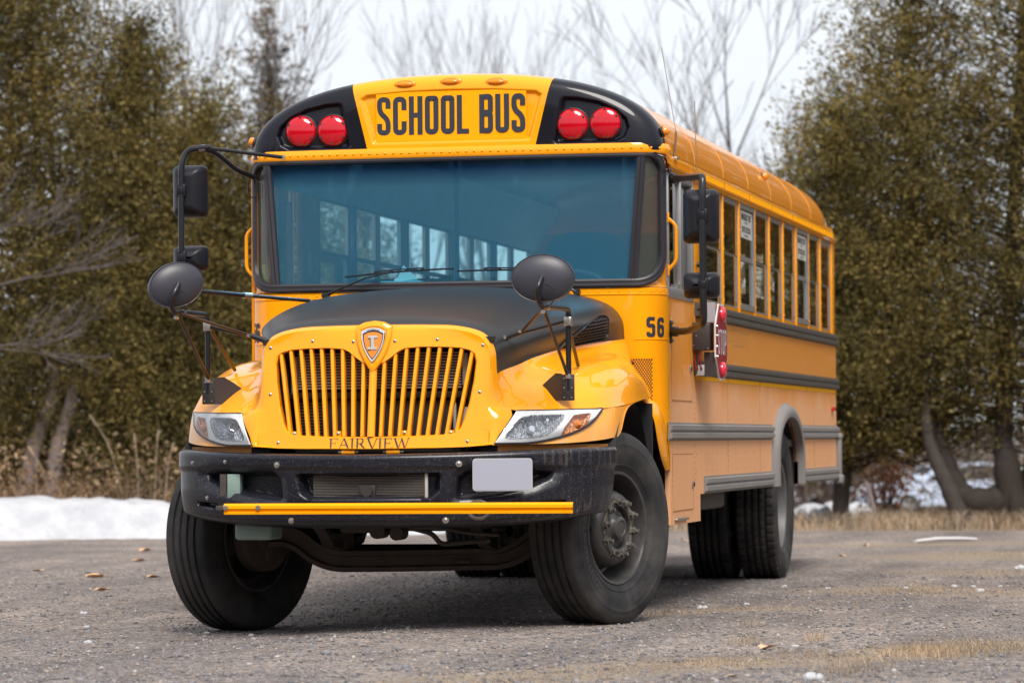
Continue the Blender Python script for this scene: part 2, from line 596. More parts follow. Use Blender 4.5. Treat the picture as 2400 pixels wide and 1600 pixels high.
# ------------------------------------------------------------------ lettering drawn as pen strokes
def glyph(ch, w, t, th):
    """strokes in a box width w, height 1; t = vertical pen, th used for horizontal pens"""
    L = t / 2; Rr = w - t / 2; B = t / 2; T = 1 - t / 2
    r = min(w * 0.42, 0.22)
    st = []
    if ch == 'S':
        st.append((fillet([(Rr, .69), (Rr, T), (L, T), (L, .60), (Rr, .40), (Rr, B), (L, B), (L, .31)], r), t))
    elif ch == 'C':
        st.append((fillet([(Rr, .64), (Rr, T), (L, T), (L, B), (Rr, B), (Rr, .36)], r), t))
    elif ch == 'H':
        st.append(([(L, 0), (L, 1)], t)); st.append(([(Rr, 0), (Rr, 1)], t)); st.append(([(L + t / 2, .51), (Rr - t / 2, .51)], th))
    elif ch == 'O':
        st.append((fillet([(w / 2, T), (L, T), (L, B), (Rr, B), (Rr, T), (w / 2, T)], r), t))
    elif ch == 'L':
        st.append(([(L, 0), (L, 1)], t)); st.append(([(L + t / 2, th / 2), (w, th / 2)], th))
    elif ch == 'B':
        st.append(([(L, 0), (L, 1)], t))
        st.append((fillet([(L + t / 2, 1 - th / 2), (Rr, 1 - th / 2), (Rr, .53), (L + t / 2, .53)], r * .8), t))
        st.append((fillet([(L + t / 2, .50), (Rr, .50), (Rr, th / 2), (L + t / 2, th / 2)], r * .8), t))
    elif ch == 'U':
        st.append((fillet([(L, 1), (L, B), (Rr, B), (Rr, 1)], r), t))
    elif ch == 'T':
        st.append(([(0, 1 - th / 2), (w, 1 - th / 2)], th)); st.append(([(w / 2, 0), (w / 2, 1 - th)], t))
    elif ch == 'P':
        st.append(([(L, 0), (L, 1)], t))
        st.append((fillet([(L + t / 2, 1 - th / 2), (Rr, 1 - th / 2), (Rr, .45), (L + t / 2, .45)], r * .8), t))
    elif ch == '5':
        st.append((fillet([(w * .95, 1 - th / 2), (L, 1 - th / 2), (L * 1.0, .56), (Rr, .60), (Rr, B), (L, B), (L, .26)], .10), t))
    elif ch == '6':
        st.append((fillet([(Rr, .74), (Rr, T), (L, T), (L, B), (Rr, B), (Rr, .54), (L + t / 2, .54)], r), t))
    return st

def ribbon(pts, w):
    pts = [Vector((p[0], p[1])) for p in pts]
    q = [pts[0]]
    for p in pts[1:]:
        if (p - q[-1]).length > 1e-5: q.append(p)
    pts = q
    out = []
    for i, p in enumerate(pts):
        d1 = (pts[i] - pts[i - 1]).normalized() if i > 0 else (pts[1] - pts[0]).normalized()
        d2 = (pts[i + 1] - pts[i]).normalized() if i < len(pts) - 1 else d1
        if i == 0: d1 = d2
        n1 = Vector((-d1.y, d1.x)); n2 = Vector((-d2.y, d2.x))
        n = (n1 + n2)
        n = n.normalized() if n.length > 1e-6 else n1
        k = 1 / max(0.5, n.dot(n1))
        out.append((p + n * w / 2 * k, p - n * w / 2 * k))
    return out

def write(mb, text, widths, t, th, gap, mp, mi=0, sx=1.0):
    """lay glyph ribbons; mp(u, v, k) -> 3D with k a small layer offset"""
    x = 0.0; k = 0
    for ch in text:
        w = widths.get(ch, widths['*'])
        if ch != ' ':
            for pts, pw in glyph(ch, w, t, th):
                rb = ribbon(pts, pw)
                # subdivide long straight pieces so lettering can follow a curve
                G = [[mp(x + a.x, a.y, k), mp(x + b.x, b.y, k)] for a, b in rb]
                mb.grid(G, mi)
                k += 1
        x += w + gap
    return x - gap

def text_width(text, widths, gap):
    return sum(widths.get(c, widths['*']) + gap for c in text) - gap

def font_mesh(mb, body, size, mp, mi=0, sx=1.0, bold=0.0, center=True, space=1.0):
    cu = bpy.data.curves.new('t', 'FONT')
    cu.body = body; cu.size = size; cu.offset = bold; cu.space_character = space
    cu.resolution_u = 3
    cu.align_x = 'CENTER' if center else 'LEFT'
    ob = bpy.data.objects.new('t', cu)
    COL.objects.link(ob)
    dg = bpy.context.evaluated_depsgraph_get()
    me = bpy.data.meshes.new_from_object(ob.evaluated_get(dg))
    vs = [mp(v.co.x * sx, v.co.y, 0) for v in me.vertices]
    fs = [tuple(p.vertices) for p in me.polygons]
    mb.add(vs, fs, mi)
    bpy.data.objects.remove(ob); bpy.data.curves.remove(cu); bpy.data.meshes.remove(me)
# ================================================================== SCHOOL BUS
bus = thing('school_bus', 'yellow school bus with black hood and number 56 parked on the gravel lot', 'bus')

# ---- plan curve of the rounded front end
FS, FR, FX = 1.03, 0.17, 1.297
def PF(s, off=0.0):
    sg = 1 if s >= 0 else -1
    a = abs(s)
    if a <= FS:
        return (s, 0.865 + 0.025 * (s / FS) ** 2 - off)
    a = a - FS
    if a <= FR * math.pi / 2:
        t = a / FR
        return (sg * (FS + (FR + off) * math.sin(t)), 0.89 + FR - (FR + off) * math.cos(t))
    return (sg * (FS + FR + off), 0.89 + FR + a - FR * math.pi / 2)
def F3(s, z, off=0.0):
    x, y = PF(s, off)
    return (x, y, z)

W = 1.22
# ---------------------------------------------------------------- side walls
def arch_pts(cy, hw, z0, ztop, n=24):
    """bottom-open arch from rear to front"""
    P = []
    zc = z0 + 0.16
    for k in range(n + 1):
        a = math.pi * k / n
        P.append((cy + hw * math.cos(a), zc + (ztop - zc) * math.sin(a) ** 0.85))
    return [(cy + hw, z0)] + P + [(cy - hw, z0)]
ACY, AHW, ATOP = 6.06, 0.64, 1.14
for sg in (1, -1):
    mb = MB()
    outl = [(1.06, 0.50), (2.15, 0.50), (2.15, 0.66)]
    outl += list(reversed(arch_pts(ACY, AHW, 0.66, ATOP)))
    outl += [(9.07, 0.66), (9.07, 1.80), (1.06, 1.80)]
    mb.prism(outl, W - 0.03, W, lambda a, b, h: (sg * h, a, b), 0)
    mbp = mb
    # upper orange band between the rails sits 2 mm proud
    mb = MB()
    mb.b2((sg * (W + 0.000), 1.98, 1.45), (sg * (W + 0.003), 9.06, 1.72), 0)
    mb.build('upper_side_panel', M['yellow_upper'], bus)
    # vertical seams with rivets
    mb = mbp
    for ys in (1.13, 1.96, 3.3, 4.75, 6.2, 7.65, 9.0):
        for k in range(34):
            z = 0.72 + k * 0.0325
            if ys == 6.2 and z < 1.2: continue
            if any(a < z < b for a, b in ((0.98, 1.085), (1.37, 1.455), (1.71, 1.8))): continue
            if ys > 2 or z < 1.75:
                mb.disc((sg * (W + (0.003 if 1.45 < z < 1.72 and ys > 1.97 else 0)), ys, z), (sg, 0, 0), 0.0055, 0.001, 6, 1, dome=0.002)
    for k in range(60):
        y = 1.2 + k * 0.135
        if abs(y - ACY) > AHW + .16:
            for z in (0.90, 0.80):
                if k % 3 == 0: mb.disc((sg * W, y, z), (sg, 0, 0), 0.005, 0.001, 6, 1, dome=0.002)
    # panel seams: narrow dark gaps
    for ys in (3.3, 4.75, 7.65):
        mb.b2((sg * W, ys - .022, 1.1), (sg * (W + .0015), ys - .0195, 1.33), 1)
        mb.b2((sg * W, ys - .022, .78), (sg * (W + .0015), ys - .0195, .97), 1)
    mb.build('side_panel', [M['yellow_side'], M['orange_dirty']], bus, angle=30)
    # reflective tape below middle rail
    mb = MB()
    for y0, y1 in ((1.98, 3.27), (3.33, 4.72), (4.78, 7.2), (7.27, 9.04)):
        mb.b2((sg * W, y0, 1.343), (sg * (W + 0.002), y1, 1.368))
    mb.build('reflective_strip', M['reflective'], bus)
    # rub rails (W-section)
    def rail(z0, z1, y0, y1, mat, name='rub_rail'):
        mb = MB()
        h = z1 - z0
        prof = [(0, 0), (.004, .0), (.006, .10), (.024, .16), (.024, .40), (.014, .46), (.014, .54), (.024, .60), (.024, .84), (.006, .90), (.004, 1.0), (0, 1.0)]
        G = [[(sg * (W + d), y, z0 + h * q) for d, q in prof] for y in (y0, y1)]
        mb.grid(G)
        for yy in (y0, y1):
            mb.add([(sg * (W + d), yy, z0 + h * q) for d, q in prof], [tuple(range(len(prof)))])
        n = int((y1 - y0) / 0.11)
        for k in range(n):
            y = y0 + 0.05 + k * 0.11
            for q in (0.05, 0.95):
                mb.disc((sg * (W + .004), y, z0 + h * q), (sg, 0, 0), .006, .001, 6, 1, dome=.002)
        mb.build(name, [mat, M['rail_dark']], bus, angle=25)
    rail(1.71, 1.805, 2.0, 9.09, M['rail_dark'])
    rail(1.368, 1.458, 1.96, 9.12, M['rail_dark'])
    rail(0.98, 1.085, 0.97 if sg < 0 else 1.0, ACY - AHW - .10, M['rail_grey'])
    rail(0.98, 1.085, ACY + AHW + .06, 9.12, M['rail_grey'])
    rail(0.66, 0.765, 2.29, ACY - AHW - .13, M['rail_grey'])
    rail(0.66, 0.765, ACY + AHW + .10, 9.12, M['rail_grey'])
    # rear corner guard
    mb = MB()
    mb.b2((sg * (W - .02), 9.06, .66), (sg * (W + .035), 9.16, 1.03), 0, .012)
    mb.b2((sg * (W - .02), 9.05, .63), (sg * (W + .045), 9.20, .70), 0, .015)
    mb.b2((sg * (W - .02), 9.05, .98), (sg * (W + .040), 9.18, 1.02), 0, .012)
    mb.build('corner_guard', M['rail_grey'], bus)
    # wheel arch trim
    mb = MB()
    G = []
    for (o, d) in ((0.0, -.02), (0.0, .045), (.03, .052), (.085, .040), (.115, .0)):
        G.append([(sg * (W + d), y, z) for y, z in arch_pts(ACY, AHW + o, 0.66, ATOP + o * 0.85)])
    mb.grid(G)
    mb.build('wheel_arch_trim', M['rail_grey'], bus, angle=60)
    mb = MB()
    G = [[(sg * (W - d), y, z) for y, z in arch_pts(ACY, AHW, 0.66, ATOP)] for d in (0.01, 0.72)]
    mb.grid(G)
    mb.add([(sg * (W - .72), y, z) for y, z in arch_pts(ACY, AHW, 0.66, ATOP)], [tuple(range(len(arch_pts(ACY, AHW, .66, ATOP))))])
    mb.build('wheel_housing', M['dark'], bus)

    # ---- window band: posts, header, sill
    mb = MB()
    for k in range(9):
        y = 3.15 + 0.711 * k if k < 8 else 8.86
        if k >= 0:
            mb.b2((sg * (W - .04), y - .022, 1.80), (sg * (W + .006), y + .022, 2.57), 0, .003)
            for q in range(9):
                mb.disc((sg * (W + .006), y, 1.86 + q * .08), (sg, 0, 0), .006, .001, 6, dome=.003)
    mb.b2((sg * (W - .04), 8.885, 1.80), (sg * W, 9.07, 2.57), 0, .003)
    mb.b2((sg * (W - .04), 1.945, 1.80), (sg * W, 2.36, 2.57), 0, .003)
    mb.b2((sg * (W - .04), 2.362, 2.525), (sg * (W - .001), 8.883, 2.57))
    mb.b2((sg * (W - .04), 2.362, 1.80), (sg * (W - .001), 8.883, 1.825))
    mb.b2((sg * (W - .04), 1.0, 2.532), (sg * (W - .002), 1.943, 2.57))
    mb.build('window_post', M['yellow'], bus)
    # ---- windows
    wins = [(2.365, 3.125, 0)] + [(3.175 + .711 * k, 3.839 + .711 * k, 1 if k in (1, 5) else 0) for k in range(8)]
    for (y0, y1, em) in wins:
        mb = MB()
        X0, X1 = W - .024, W - (.006 if not em else -.004)
        fw = .030 if not em else .045
        zb, zt = 1.827, 2.523
        mb.b2((sg * X0, y0, zb), (sg * X1, y0 + fw * .55, zt))
        mb.b2((sg * X0, y1 - fw * .75, zb), (sg * X1, y1, zt))
        mb.b2((sg * X0, y0 + fw * .55, zt - .035), (sg * X1, y1 - fw * .75, zt))
        mb.b2((sg * X0, y0 + fw * .55, zb), (sg * X1, y1 - fw * .75, zb + (.012 if not em else .04)))
        # meeting rail of the two sashes
        mb.b2((sg * (X0 - .005), y0 + fw * .55, 2.150), (sg * (X1 - .008), y1 - fw * .75, 2.180))
        # lower sash side stiles
        mb.b2((sg * (X0 - .004), y0 + fw * .56, zb + .04), (sg * (X0 + .014), y0 + fw * .55 + .02, 2.149))
        mb.b2((sg * (X0 - .004), y1 - fw * .75 - .05, zb + .04), (sg * (X0 + .014), y1 - fw * .76, 2.149))
        fr = mb.build('window', M['alu'], bus, smooth=False)
        if em: fr['label'] = 'wider grey framed emergency exit window with a printed notice'
        mb = MB()
        for xx, za, zc2 in ((X0 + .0155, 2.170, zt - .03), (X0 + .0105, zb + .01, 2.160)):
            mb.add([(sg * xx, y0 + .010, za), (sg * xx, y1 - .018, za), (sg * xx, y1 - .018, zc2), (sg * xx, y0 + .010, zc2)], [(0, 1, 2, 3)])
        mb.build('pane', M['side_glass' if sg > 0 else 'side_glass_clear'], fr, smooth=False)
        if em and sg > 0:
            mb = MB()
            mb.b2((sg * (X0 + .018), y0 + .05, 2.30), (sg * (X0 + .020), y1 - .07, 2.475))
            dc = mb.build('notice', M['decal'], fr, smooth=False)
            dc['label'] = 'printed emergency exit notice on the glass'
            mb = MB()
            cy = (y0 + y1) / 2 - .01
            for txt, zz, sz, sxx in (('EMERGENCY EXIT', 2.420, .058, .95), ('LIFT TO OPEN', 2.397, .018, 1.2), ('SORTIE DE SECOURS', 2.340, .052, .82), ('LEVER POUR OUVRIR', 2.312, .018, 1.1)):
                font_mesh(mb, txt, sz, lambda a, b, k: (sg * (X0 + .0215), cy + a, zz + b), sx=sxx, bold=sz * .02)
            mb.build('notice_text', M['letter_black'], fr, smooth=False)

# ---- driver's sliding window and its frame (driver side), entrance door (other side)
mb = MB()
X0, X1 = W - .03, W + .008
for a, b in (((1.035, 1.80), (1.065, 2.53)), ((1.90, 1.80), (1.935, 2.53)), ((1.065, 2.485), (1.90, 2.53)), ((1.065, 1.80), (1.90, 1.86)), ((1.47, 1.86), (1.50, 2.485))):
    mb.b2((X0, a[0], a[1]), (X1, b[0], b[1]), 0, .003)
mb.b2((X0 - .01, 1.51, 1.87), (X1 - .01, 1.53, 2.475))
mb.b2((X0, 1.36, 1.862), (X1 - .004, 1.46, 1.885))
dw = mb.build('driver_window', M['alu'], bus)
dw['label'] = 'tall sliding window beside the driver seat'
mb = MB()
mb.b2((X0 + .01, 1.06, 1.85), (X0 + .014, 1.48, 2.49))
mb.b2((X0 + .0, 1.48, 1.85), (X0 + .004, 1.91, 2.49))
mb.build('pane', glassmat('driver_glass', (0.55, 0.62, 0.62), 0.12), dw, smooth=False)
# passenger entrance door (folding, glazed)
mb = MB()
for y0, y1 in ((1.08, 1.50), (1.52, 1.93)):
    for a, b in (((y0, .62), (y0 + .05, 2.52)), ((y1 - .05, .62), (y1, 2.52)), ((y0 + .05, 2.44), (y1 - .05, 2.52)), ((y0 + .05, 1.52), (y1 - .05, 1.60)), ((y0 + .05, .62), (y1 - .05, .72))):
        mb.b2((-W - .01, a[0], a[1]), (-W - .035, b[0], b[1]), 0, .004)
dr = mb.build('entrance_door', M['yellow'], bus)
mb = MB()
for y0, y1 in ((1.13, 1.45), (1.57, 1.88)):
    mb.b2((-W - .02, y0 - .01, .71), (-W - .024, y1 + .01, 1.53))
    mb.b2((-W - .02, y0 - .01, 1.59), (-W - .024, y1 + .01, 2.45))
mb.build('pane', M['side_glass'], dr, smooth=False)

# ---- skirt hatches on the driver side
def hatch(name, y0, y1, z0, z1, latch=None):
    mb = MB()
    t = .004
    for a, b in (((y0, z1 - t), (y1, z1)), ((y0, z0), (y1, z0 + t)), ((y0, z0 + t), (y0 + t * 1.0, z1 - t)), ((y1 - t, z0 + t), (y1, z1 - t))):
        mb.b2((W, a[0], a[1]), (W + .0025, b[0], b[1]), 1)
    mb.b2((W, y0 + t + .001, z0 + t + .001), (W + .002, y1 - t - .001, z1 - t - .001), 0)
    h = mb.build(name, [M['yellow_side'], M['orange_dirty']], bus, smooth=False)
    if latch:
        mb = MB()
        mb.b2((W + .002, latch[0], latch[1]), (W + .010, latch[0] + .05, latch[1] + .045), 0, .004)
        mb.b2((W + .010, latch[0] + .015, latch[1] + .012), (W + .014, latch[0] + .035, latch[1] + .033), 1)
        mb.build('latch', [M['steel'], M['dark']], h)
    return h
hatch('battery_hatch', 1.14, 1.88, 0.575, 0.905, (1.83, .70))
hatch('electrical_hatch', 1.13, 1.87, 1.21, 1.63, (1.78, 1.38))
# electrical hatch outline is thin raised strips of darker orange
mb = MB()
mb.b2((W - .01, 1.2, 0.52), (W + .018, 1.62, 0.535), 0, .004)
mb.build('hatch_handle', M['steel'], bus)

# ---- faint worn lettering on the side
mb = MB()
random.seed(5)
for i in range(11):
    y = 3.02 + i * .115
    arch = .045 * (1 - ((i - 5) / 5.0) ** 2)
    zt = 1.665 + .3 * arch; zb = 1.56 + arch
    for dd in (0, .045):
        mb.b2((W + .003, y + dd, zb), (W + .0036, y + dd + .010, zt))
    mb.b2((W + .003, y - .01, zt + .0005), (W + .0036, y + .065, zt + .006))
for i in range(11):
    y = 3.52 + i * .045
    mb.b2((W + .003, y, 1.575), (W + .0036, y + .02, 1.592))
mb.build('ghost_lettering', simple('worn_lettering', (0.34, 0.16, 0.05), 0.7, var=0.3), bus, smooth=False)

# ---------------------------------------------------------------- roof
RA, RB, RZ, RN = 1.215, 0.472, 2.628, 2.35
def roofz(x, k=1.0):
    return RZ + RB * k * max(0.0, 1 - (abs(x) / RA) ** RN) ** (1 / RN)
def roof_sec(scale, n=48, dz=0.0):
    P = []
    for k in range(n + 1):
        t = math.pi * k / n
        c, s_ = math.cos(t), math.sin(t)
        q = 2 / RN
        P.append((RA * scale * math.copysign(abs(c) ** q, c), RZ + (RB * scale + dz) * abs(s_) ** q))
    return P
mb = MB()
G = []
ys = [1.03 + .1 * i for i in range(3)] + [1.4 + i * 0.4 for i in range(17)] + [8.2]
for y in ys:
    G.append([(x, y, z) for x, z in roof_sec(1.0)])
for k in range(1, 13):   # rounded rear cap
    t = R(90 * k / 12)
    G.append([(x * (1 - .10 * (1 - math.cos(t))), 8.2 + .95 * math.sin(t), RZ + (z - RZ) * max(0.001, math.cos(t)) ** 0.8) for x, z in roof_sec(1.0)])
mb.grid(G)
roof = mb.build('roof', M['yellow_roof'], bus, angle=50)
# roof joint straps with rivets
for yb in (2.1, 3.25, 4.35, 5.45, 6.55, 7.65):
    mb = MB()
    sec0 = roof_sec(1.0)
    prof = [(-.022, .0), (-.021, .0015), (.021, .0015), (.022, .0)]
    G = []
    for (dy, o) in prof:
        G.append([(x * (1 + o / RA), yb + dy, z + o * (z - RZ) / RB) for x, z in sec0])
    mb.grid(G)
    for i in range(1, 47):
        for q in (0, .5):
            x = sec0[i][0] * (1 - q) + sec0[i + 1][0] * q; z = sec0[i][1] * (1 - q) + sec0[i + 1][1] * q
            nn = Vector((x / RA, 0, (z - RZ) / RB * .8 + .1)).normalized()
            mb.disc(Vector((x, yb, z)) + nn * .001, nn, .005, .001, 6, dome=.002)
    mb.build('roof_strap', M['yellow_roof'], roof, angle=60)
# drip rail and reflective band above windows
for sg in (1, -1):
    mb = MB()
    pr = [(0, 2.520), (.022, 2.520), (.026, 2.527), (.026, 2.540), (.034, 2.542), (.034, 2.553), (.013, 2.558), (.012, 2.602), (.006, 2.608), (0, 2.64)]
    G = [[(sg * (W - .01 + d), y, z) for d, z in pr] for y in (1.0, 9.02)]
    mb.grid(G)
    mb.add([(sg * (W - .01 + d), 9.02, z) for d, z in pr], [tuple(range(len(pr)))])
    mb.build('drip_rail', M['yellow'], roof, angle=25)
    mb = MB()
    for y0, y1 in ((2.5, 3.21), (3.29, 4.31), (4.39, 5.41), (5.49, 6.51), (6.59, 7.61), (7.69, 8.95)):
        mb.b2((sg * (W + .002), y0, 2.562), (sg * (W + .0045), y1, 2.597))
    mb.build('reflective_strip', M['reflective'], roof)
    mb = MB()
    mb.tube([(sg * 1.20, 1.25 + i * .25, 2.655 + 0 * i) for i in range(28)], .006, 6)
    mb.build('roof_bead', M['yellow_roof'], roof)
# side marker lamps
def marker(x, y, z, nx, mat, big=1.0):
    mb = MB()
    n = Vector((nx, 0, .25)).normalized()
    mb.disc((x, y, z), n, .030 * big, .012, 14, 1)
    mb.disc(Vector((x, y, z)) + n * .012, n, .026 * big, .018, 14, 0, dome=.014)
    mb.build('marker_lamp', [mat, M['box_black']], roof)
marker(1.200, 1.0, 2.735, 1, M['amber_lens'])
marker(-1.200, 1.0, 2.735, -1, M['amber_lens'])
marker(1.165, 5.35, 2.79, 1, M['amber_lens'])
marker(1.12, 8.98, 2.66, 1, M['red_lens'])

# ---------------------------------------------------------------- rear wall, floor, frame
mb = MB()
mb.b2((-W + .03, 9.03, .66), (W - .03, 9.07, 1.9))
mb.b2((-W + .03, 9.03, 2.45), (W - .03, 9.07, 2.64))
for a in (-W + .03, -.45, .38, W - .10):
    mb.b2((a, 9.03, 1.9), (a + .07, 9.07, 2.45))
mb.build('rear_wall', M['yellow_upper'], bus)
mb = MB()
mb.b2((-W + .035, 1.0, .93), (W - .035, 9.03, .98))
mb.build('floor_pan', M['under'], bus)
mb = MB()
for x in (-.43, .43):
    mb.b2((x - .04, -1.0, .56), (x + .04, 8.9, .80))
for y in (-.5, 1.6, 3.0, 4.4, 5.4, 7.2, 8.5):
    mb.b2((-.39, y - .05, .60), (.39, y + .05, .76))
for x in (-.9, .9):
    for y in (2.6, 3.6, 4.8, 7.6):
        mb.b2((x - .25, y - .03, .80), (x + .25, y + .03, .93))
mb.build('chassis_frame', M['under'], bus)
mb = MB()   # firewall
mb.b2((-1.05, .93, .80), (1.05, .97, 1.84))
mb.build('firewall', M['dark'], bus)

# ---------------------------------------------------------------- cowl and windshield
mb = MB()
SS = [-FX + i * (2 * FX) / 120 for i in range(121)]
G = []
def cowl_z0(s):
    # lower edge of the cowl sweeps up round the wheel opening
    a = abs(s)
    return 0.80 if a > 1.29 else 0.80 + .37 * min(1, (1.29 - a) / .16) ** .5
for q in range(13):
    G.append([F3(s, cowl_z0(s) + (1.843 - cowl_z0(s)) * q / 12, .022) for s in SS])
mb.grid(G)
# top ledge
G = [[F3(s, 1.843, .022) for s in SS], [F3(s, 1.848, .018) for s in SS], [F3(s, 1.85, -.06) for s in SS]]
mb.grid(G)
cowl = mb.build('cowl', M['yellow'], bus, angle=40)
# rolled seam line under the windshield and one at mid height
mb = MB()
mb.grid([[F3(s, z, o) for s in SS] for z, o in ((1.808, .022), (1.810, .026), (1.815, .026), (1.817, .022))])
for sgn in (1, -1):
    S2 = [sgn * (1.05 + i * .247 / 16) for i in range(17)]
    mb.grid([[F3(s, z, o) for s in S2] for z, o in ((1.553, .0222), (1.5545, .0255), (1.5575, .0255), (1.559, .0222))])
for i in range(-22, 23):
    s = i * .057
    mb.disc(F3(s, 1.828, .022), Vector(F3(s, 0, 1)) - Vector(F3(s, 0, 0)), .0065, .001, 6, dome=.003)
mb.build('cowl_seam', M['yellow'], cowl)
# flange behind front wheel
for sg in (1, -1):
    mb = MB()
    pts = [(1.02, .70, 1.235), (1.09, .68, 1.225), (1.16, .66, 1.185), (1.195, .67, 1.10), (1.205, .73, .98), (1.21, .82, .88), (1.215, .93, .81)]
    C = catmull(pts, 6)
    G = [[(sg * p.x, p.y, p.z) for p in C], [(sg * (p.x + .012), p.y + .012, p.z + .004) for p in C], [(sg * (p.x + .006), min(p.y + .32, 1.055), p.z + .01) for p in C]]
    mb.grid(G)
    mb.build('wheel_flange', M['yellow'], cowl, angle=50)
    mb = MB()   # dark inner liner of the front wheel housing
    G = []
    for xx in (.50, 1.185):
        G.append([(sg * xx, .62 * math.cos(R(a)), .52 + .68 * math.sin(R(a))) for a in range(-8, 150, 8)])
    mb.grid(G)
    G = []
    G.append([(sg * .50, .62 * math.cos(R(a)), .52 + .68 * math.sin(R(a))) for a in range(-8, 150, 8)])
    G.append([(sg * .50, .1, .52) for a in range(-8, 150, 8)])
    mb.grid(G)
    mb.b2((sg * .5, .63, .55), (sg * 1.19, .66, 1.19))
    mb.build('wheel_liner', M['dark'], bus)
# louvred honeycomb vent on driver-side cowl
for sg in (1, -1):
    mb = MB()
    s0, s1, z0, z1 = 1.028, 1.155, 1.165, 1.452
    pts = 0
    off = .0245
    fr = [((s0, z0), (s0 + .006, z1)), ((s1 - .006, z0), (s1, z1)), ((s0, z1 - .006), (s1, z1)), ((s0, z0), (s1, z0 + .006))]
    for a, b in fr:
        n = 6
        G = [[F3(sg * (a[0] + (b[0] - a[0]) * i / n), z, off + .002) for i in range(n + 1)] for z in (a[1], b[1])]
        mb.grid(G, 0)
    n = 8
    G = [[F3(sg * (s0 + (s1 - s0) * i / n), z, off - .0005) for i in range(n + 1)] for z in (z0, z1)]
    mb.grid(G, 0)
    row = 0; z = z0 + .016
    while z < z1 - .012:
        s = s0 + .013 + (.0065 if row % 2 else 0)
        while s < s1 - .011:
            c = [F3(sg * (s + .0052 * math.cos(R(60 * k + 30))), z + .0052 * math.sin(R(60 * k + 30)), off + .0006) for k in range(6)]
            mb.add(c, [tuple(range(6))], 1)
            s += .013
        row += 1; z += .0112
    mb.build('cowl_vent', [M['yellow'], M['dark']], cowl, angle=50)
# 56 on both corners
for s_at in (1.112, -1.262):
    mb = MB()
    hh, ww = .112, .052
    write(mb, '56', {'*': .50}, .19, .15, .12, lambda u, v, k: F3(s_at + u * hh * .88, 1.568 + v * hh, .0245 + .0003 * k))
    mb.build('number_56', M['letter_black'], cowl, smooth=False)
# small latch
mb = MB()
mb.b2((1.012, .80, 1.425), (1.03, .83, 1.46), 0, .004)
mb.tube([(1.02, .82, 1.445), (1.045, .78, 1.43), (1.06, .76, 1.415)], .012, 8)
mb.build('hood_latch', M['wiper'], cowl)

# windshield opening
def rr_path(hs, z0, z1, rt, rb, n=10):
    return rrect(-hs, hs, z0, z1, [rb, rb, rt, rt], n)
ZB, ZT, HS = 1.876, 2.612, 1.222
path = rr_path(HS, ZB, ZT, .10, .165, 12)
# densify
dp = []
for i in range(len(path)):
    a = path[i]; b = path[(i + 1) % len(path)]
    L = math.hypot(b[0] - a[0], b[1] - a[1]); k = max(1, int(L / .04))
    for j in range(k):
        dp.append((a[0] + (b[0] - a[0]) * j / k, a[1] + (b[1] - a[1]) * j / k))
path = dp
zc = (ZB + ZT) / 2
def outer_pt(p):
    u = p[0] / HS; v = (p[1] - zc) / ((ZT - ZB) / 2)
    m = max(abs(u), abs(v))
    u /= m; v /= m
    return (u * FX, zc + v * (.392 if v < 0 else .405))
mb = MB()
G = [[F3(*p, .0) for p in path], [F3(*p, .018) for p in path], [F3(*outer_pt(p), .020) for p in path]]
mb.grid(G, wrap=True)
mb.build('windshield_surround', M['yellow'], bus, angle=40)
mb = MB()
def ring(pp, w, o, rr=.012):
    """flat rubber section swept along the path"""
    n = len(pp)
    G = []
    for i, p in enumerate(pp):
        a = Vector(pp[i - 1]); b = Vector(pp[(i + 1) % n])
        t = (b - a).normalized(); nn = Vector((t.y, -t.x))
        sec = [(-w / 2, o - .01), (-w / 2 + .002, o + rr * .7), (-w / 4, o + rr), (0, o + rr * .8), (w / 4, o + rr), (w / 2 - .002, o + rr * .7), (w / 2, o - .01)]
        G.append([F3(p[0] + nn.x * d, p[1] + nn.y * d, h) for d, h in sec])
    G.append(G[0])
    return G
mb.grid(ring(path, .050, .022, .014))
gk = mb.build('windshield_gasket', M['gasket'], bus, angle=30)
for sg in (1, -1):
    mb = MB()
    P = [F3(sg * (1.046 + .045 * t), ZB + .02 + (ZT - ZB - .04) * t, .012) for t in [i / 12 for i in range(13)]]
    G = []
    for i in range(13):
        t = i / 12
        s = sg * (1.046 + .050 * t); z = ZB + .012 + (ZT - ZB - .024) * t
        G.append([F3(s + d, z, h) for d, h in ((-.024, .0), (-.022, .026), (-.008, .034), (.0, .028), (.008, .034), (.022, .026), (.024, .0))])
    mb.grid(G)
    mb.build('pillar_gasket', M['gasket'], gk, angle=30)
def fanmesh(poly, c, rings, off):
    G = []
    for k in range(rings + 1):
        q = k / rings
        G.append([F3(c[0] + (p[0] - c[0]) * q, c[1] + (p[1] - c[1]) * q, off) for p in poly])
    return G
mb = MB()
mp_ = [(max(-1.075, min(1.075, s)), z) for s, z in path]
mb.grid(fanmesh(mp_, (0, zc), 14, .004), wrap=True)
ws = mb.build('windshield', M['windshield'], bus, angle=60)
for sg in (1, -1):
    mb = MB()
    cp = [(sg * max(1.07, abs(s)), z) for s, z in path if s * sg > 0]
    mb.grid(fanmesh(cp, (sg * 1.14, zc), 8, .004), wrap=True)
    mb.build('corner_window', M['corner_glass'], bus, angle=60)
mb = MB()
mb.grid([[F3(-1.17 + .035 * i / 2, z, -.004) for i in range(3)] for z in (1.93, 2.02)])
mb.build('yellow_sticker', M['tag_yellow'], bus)

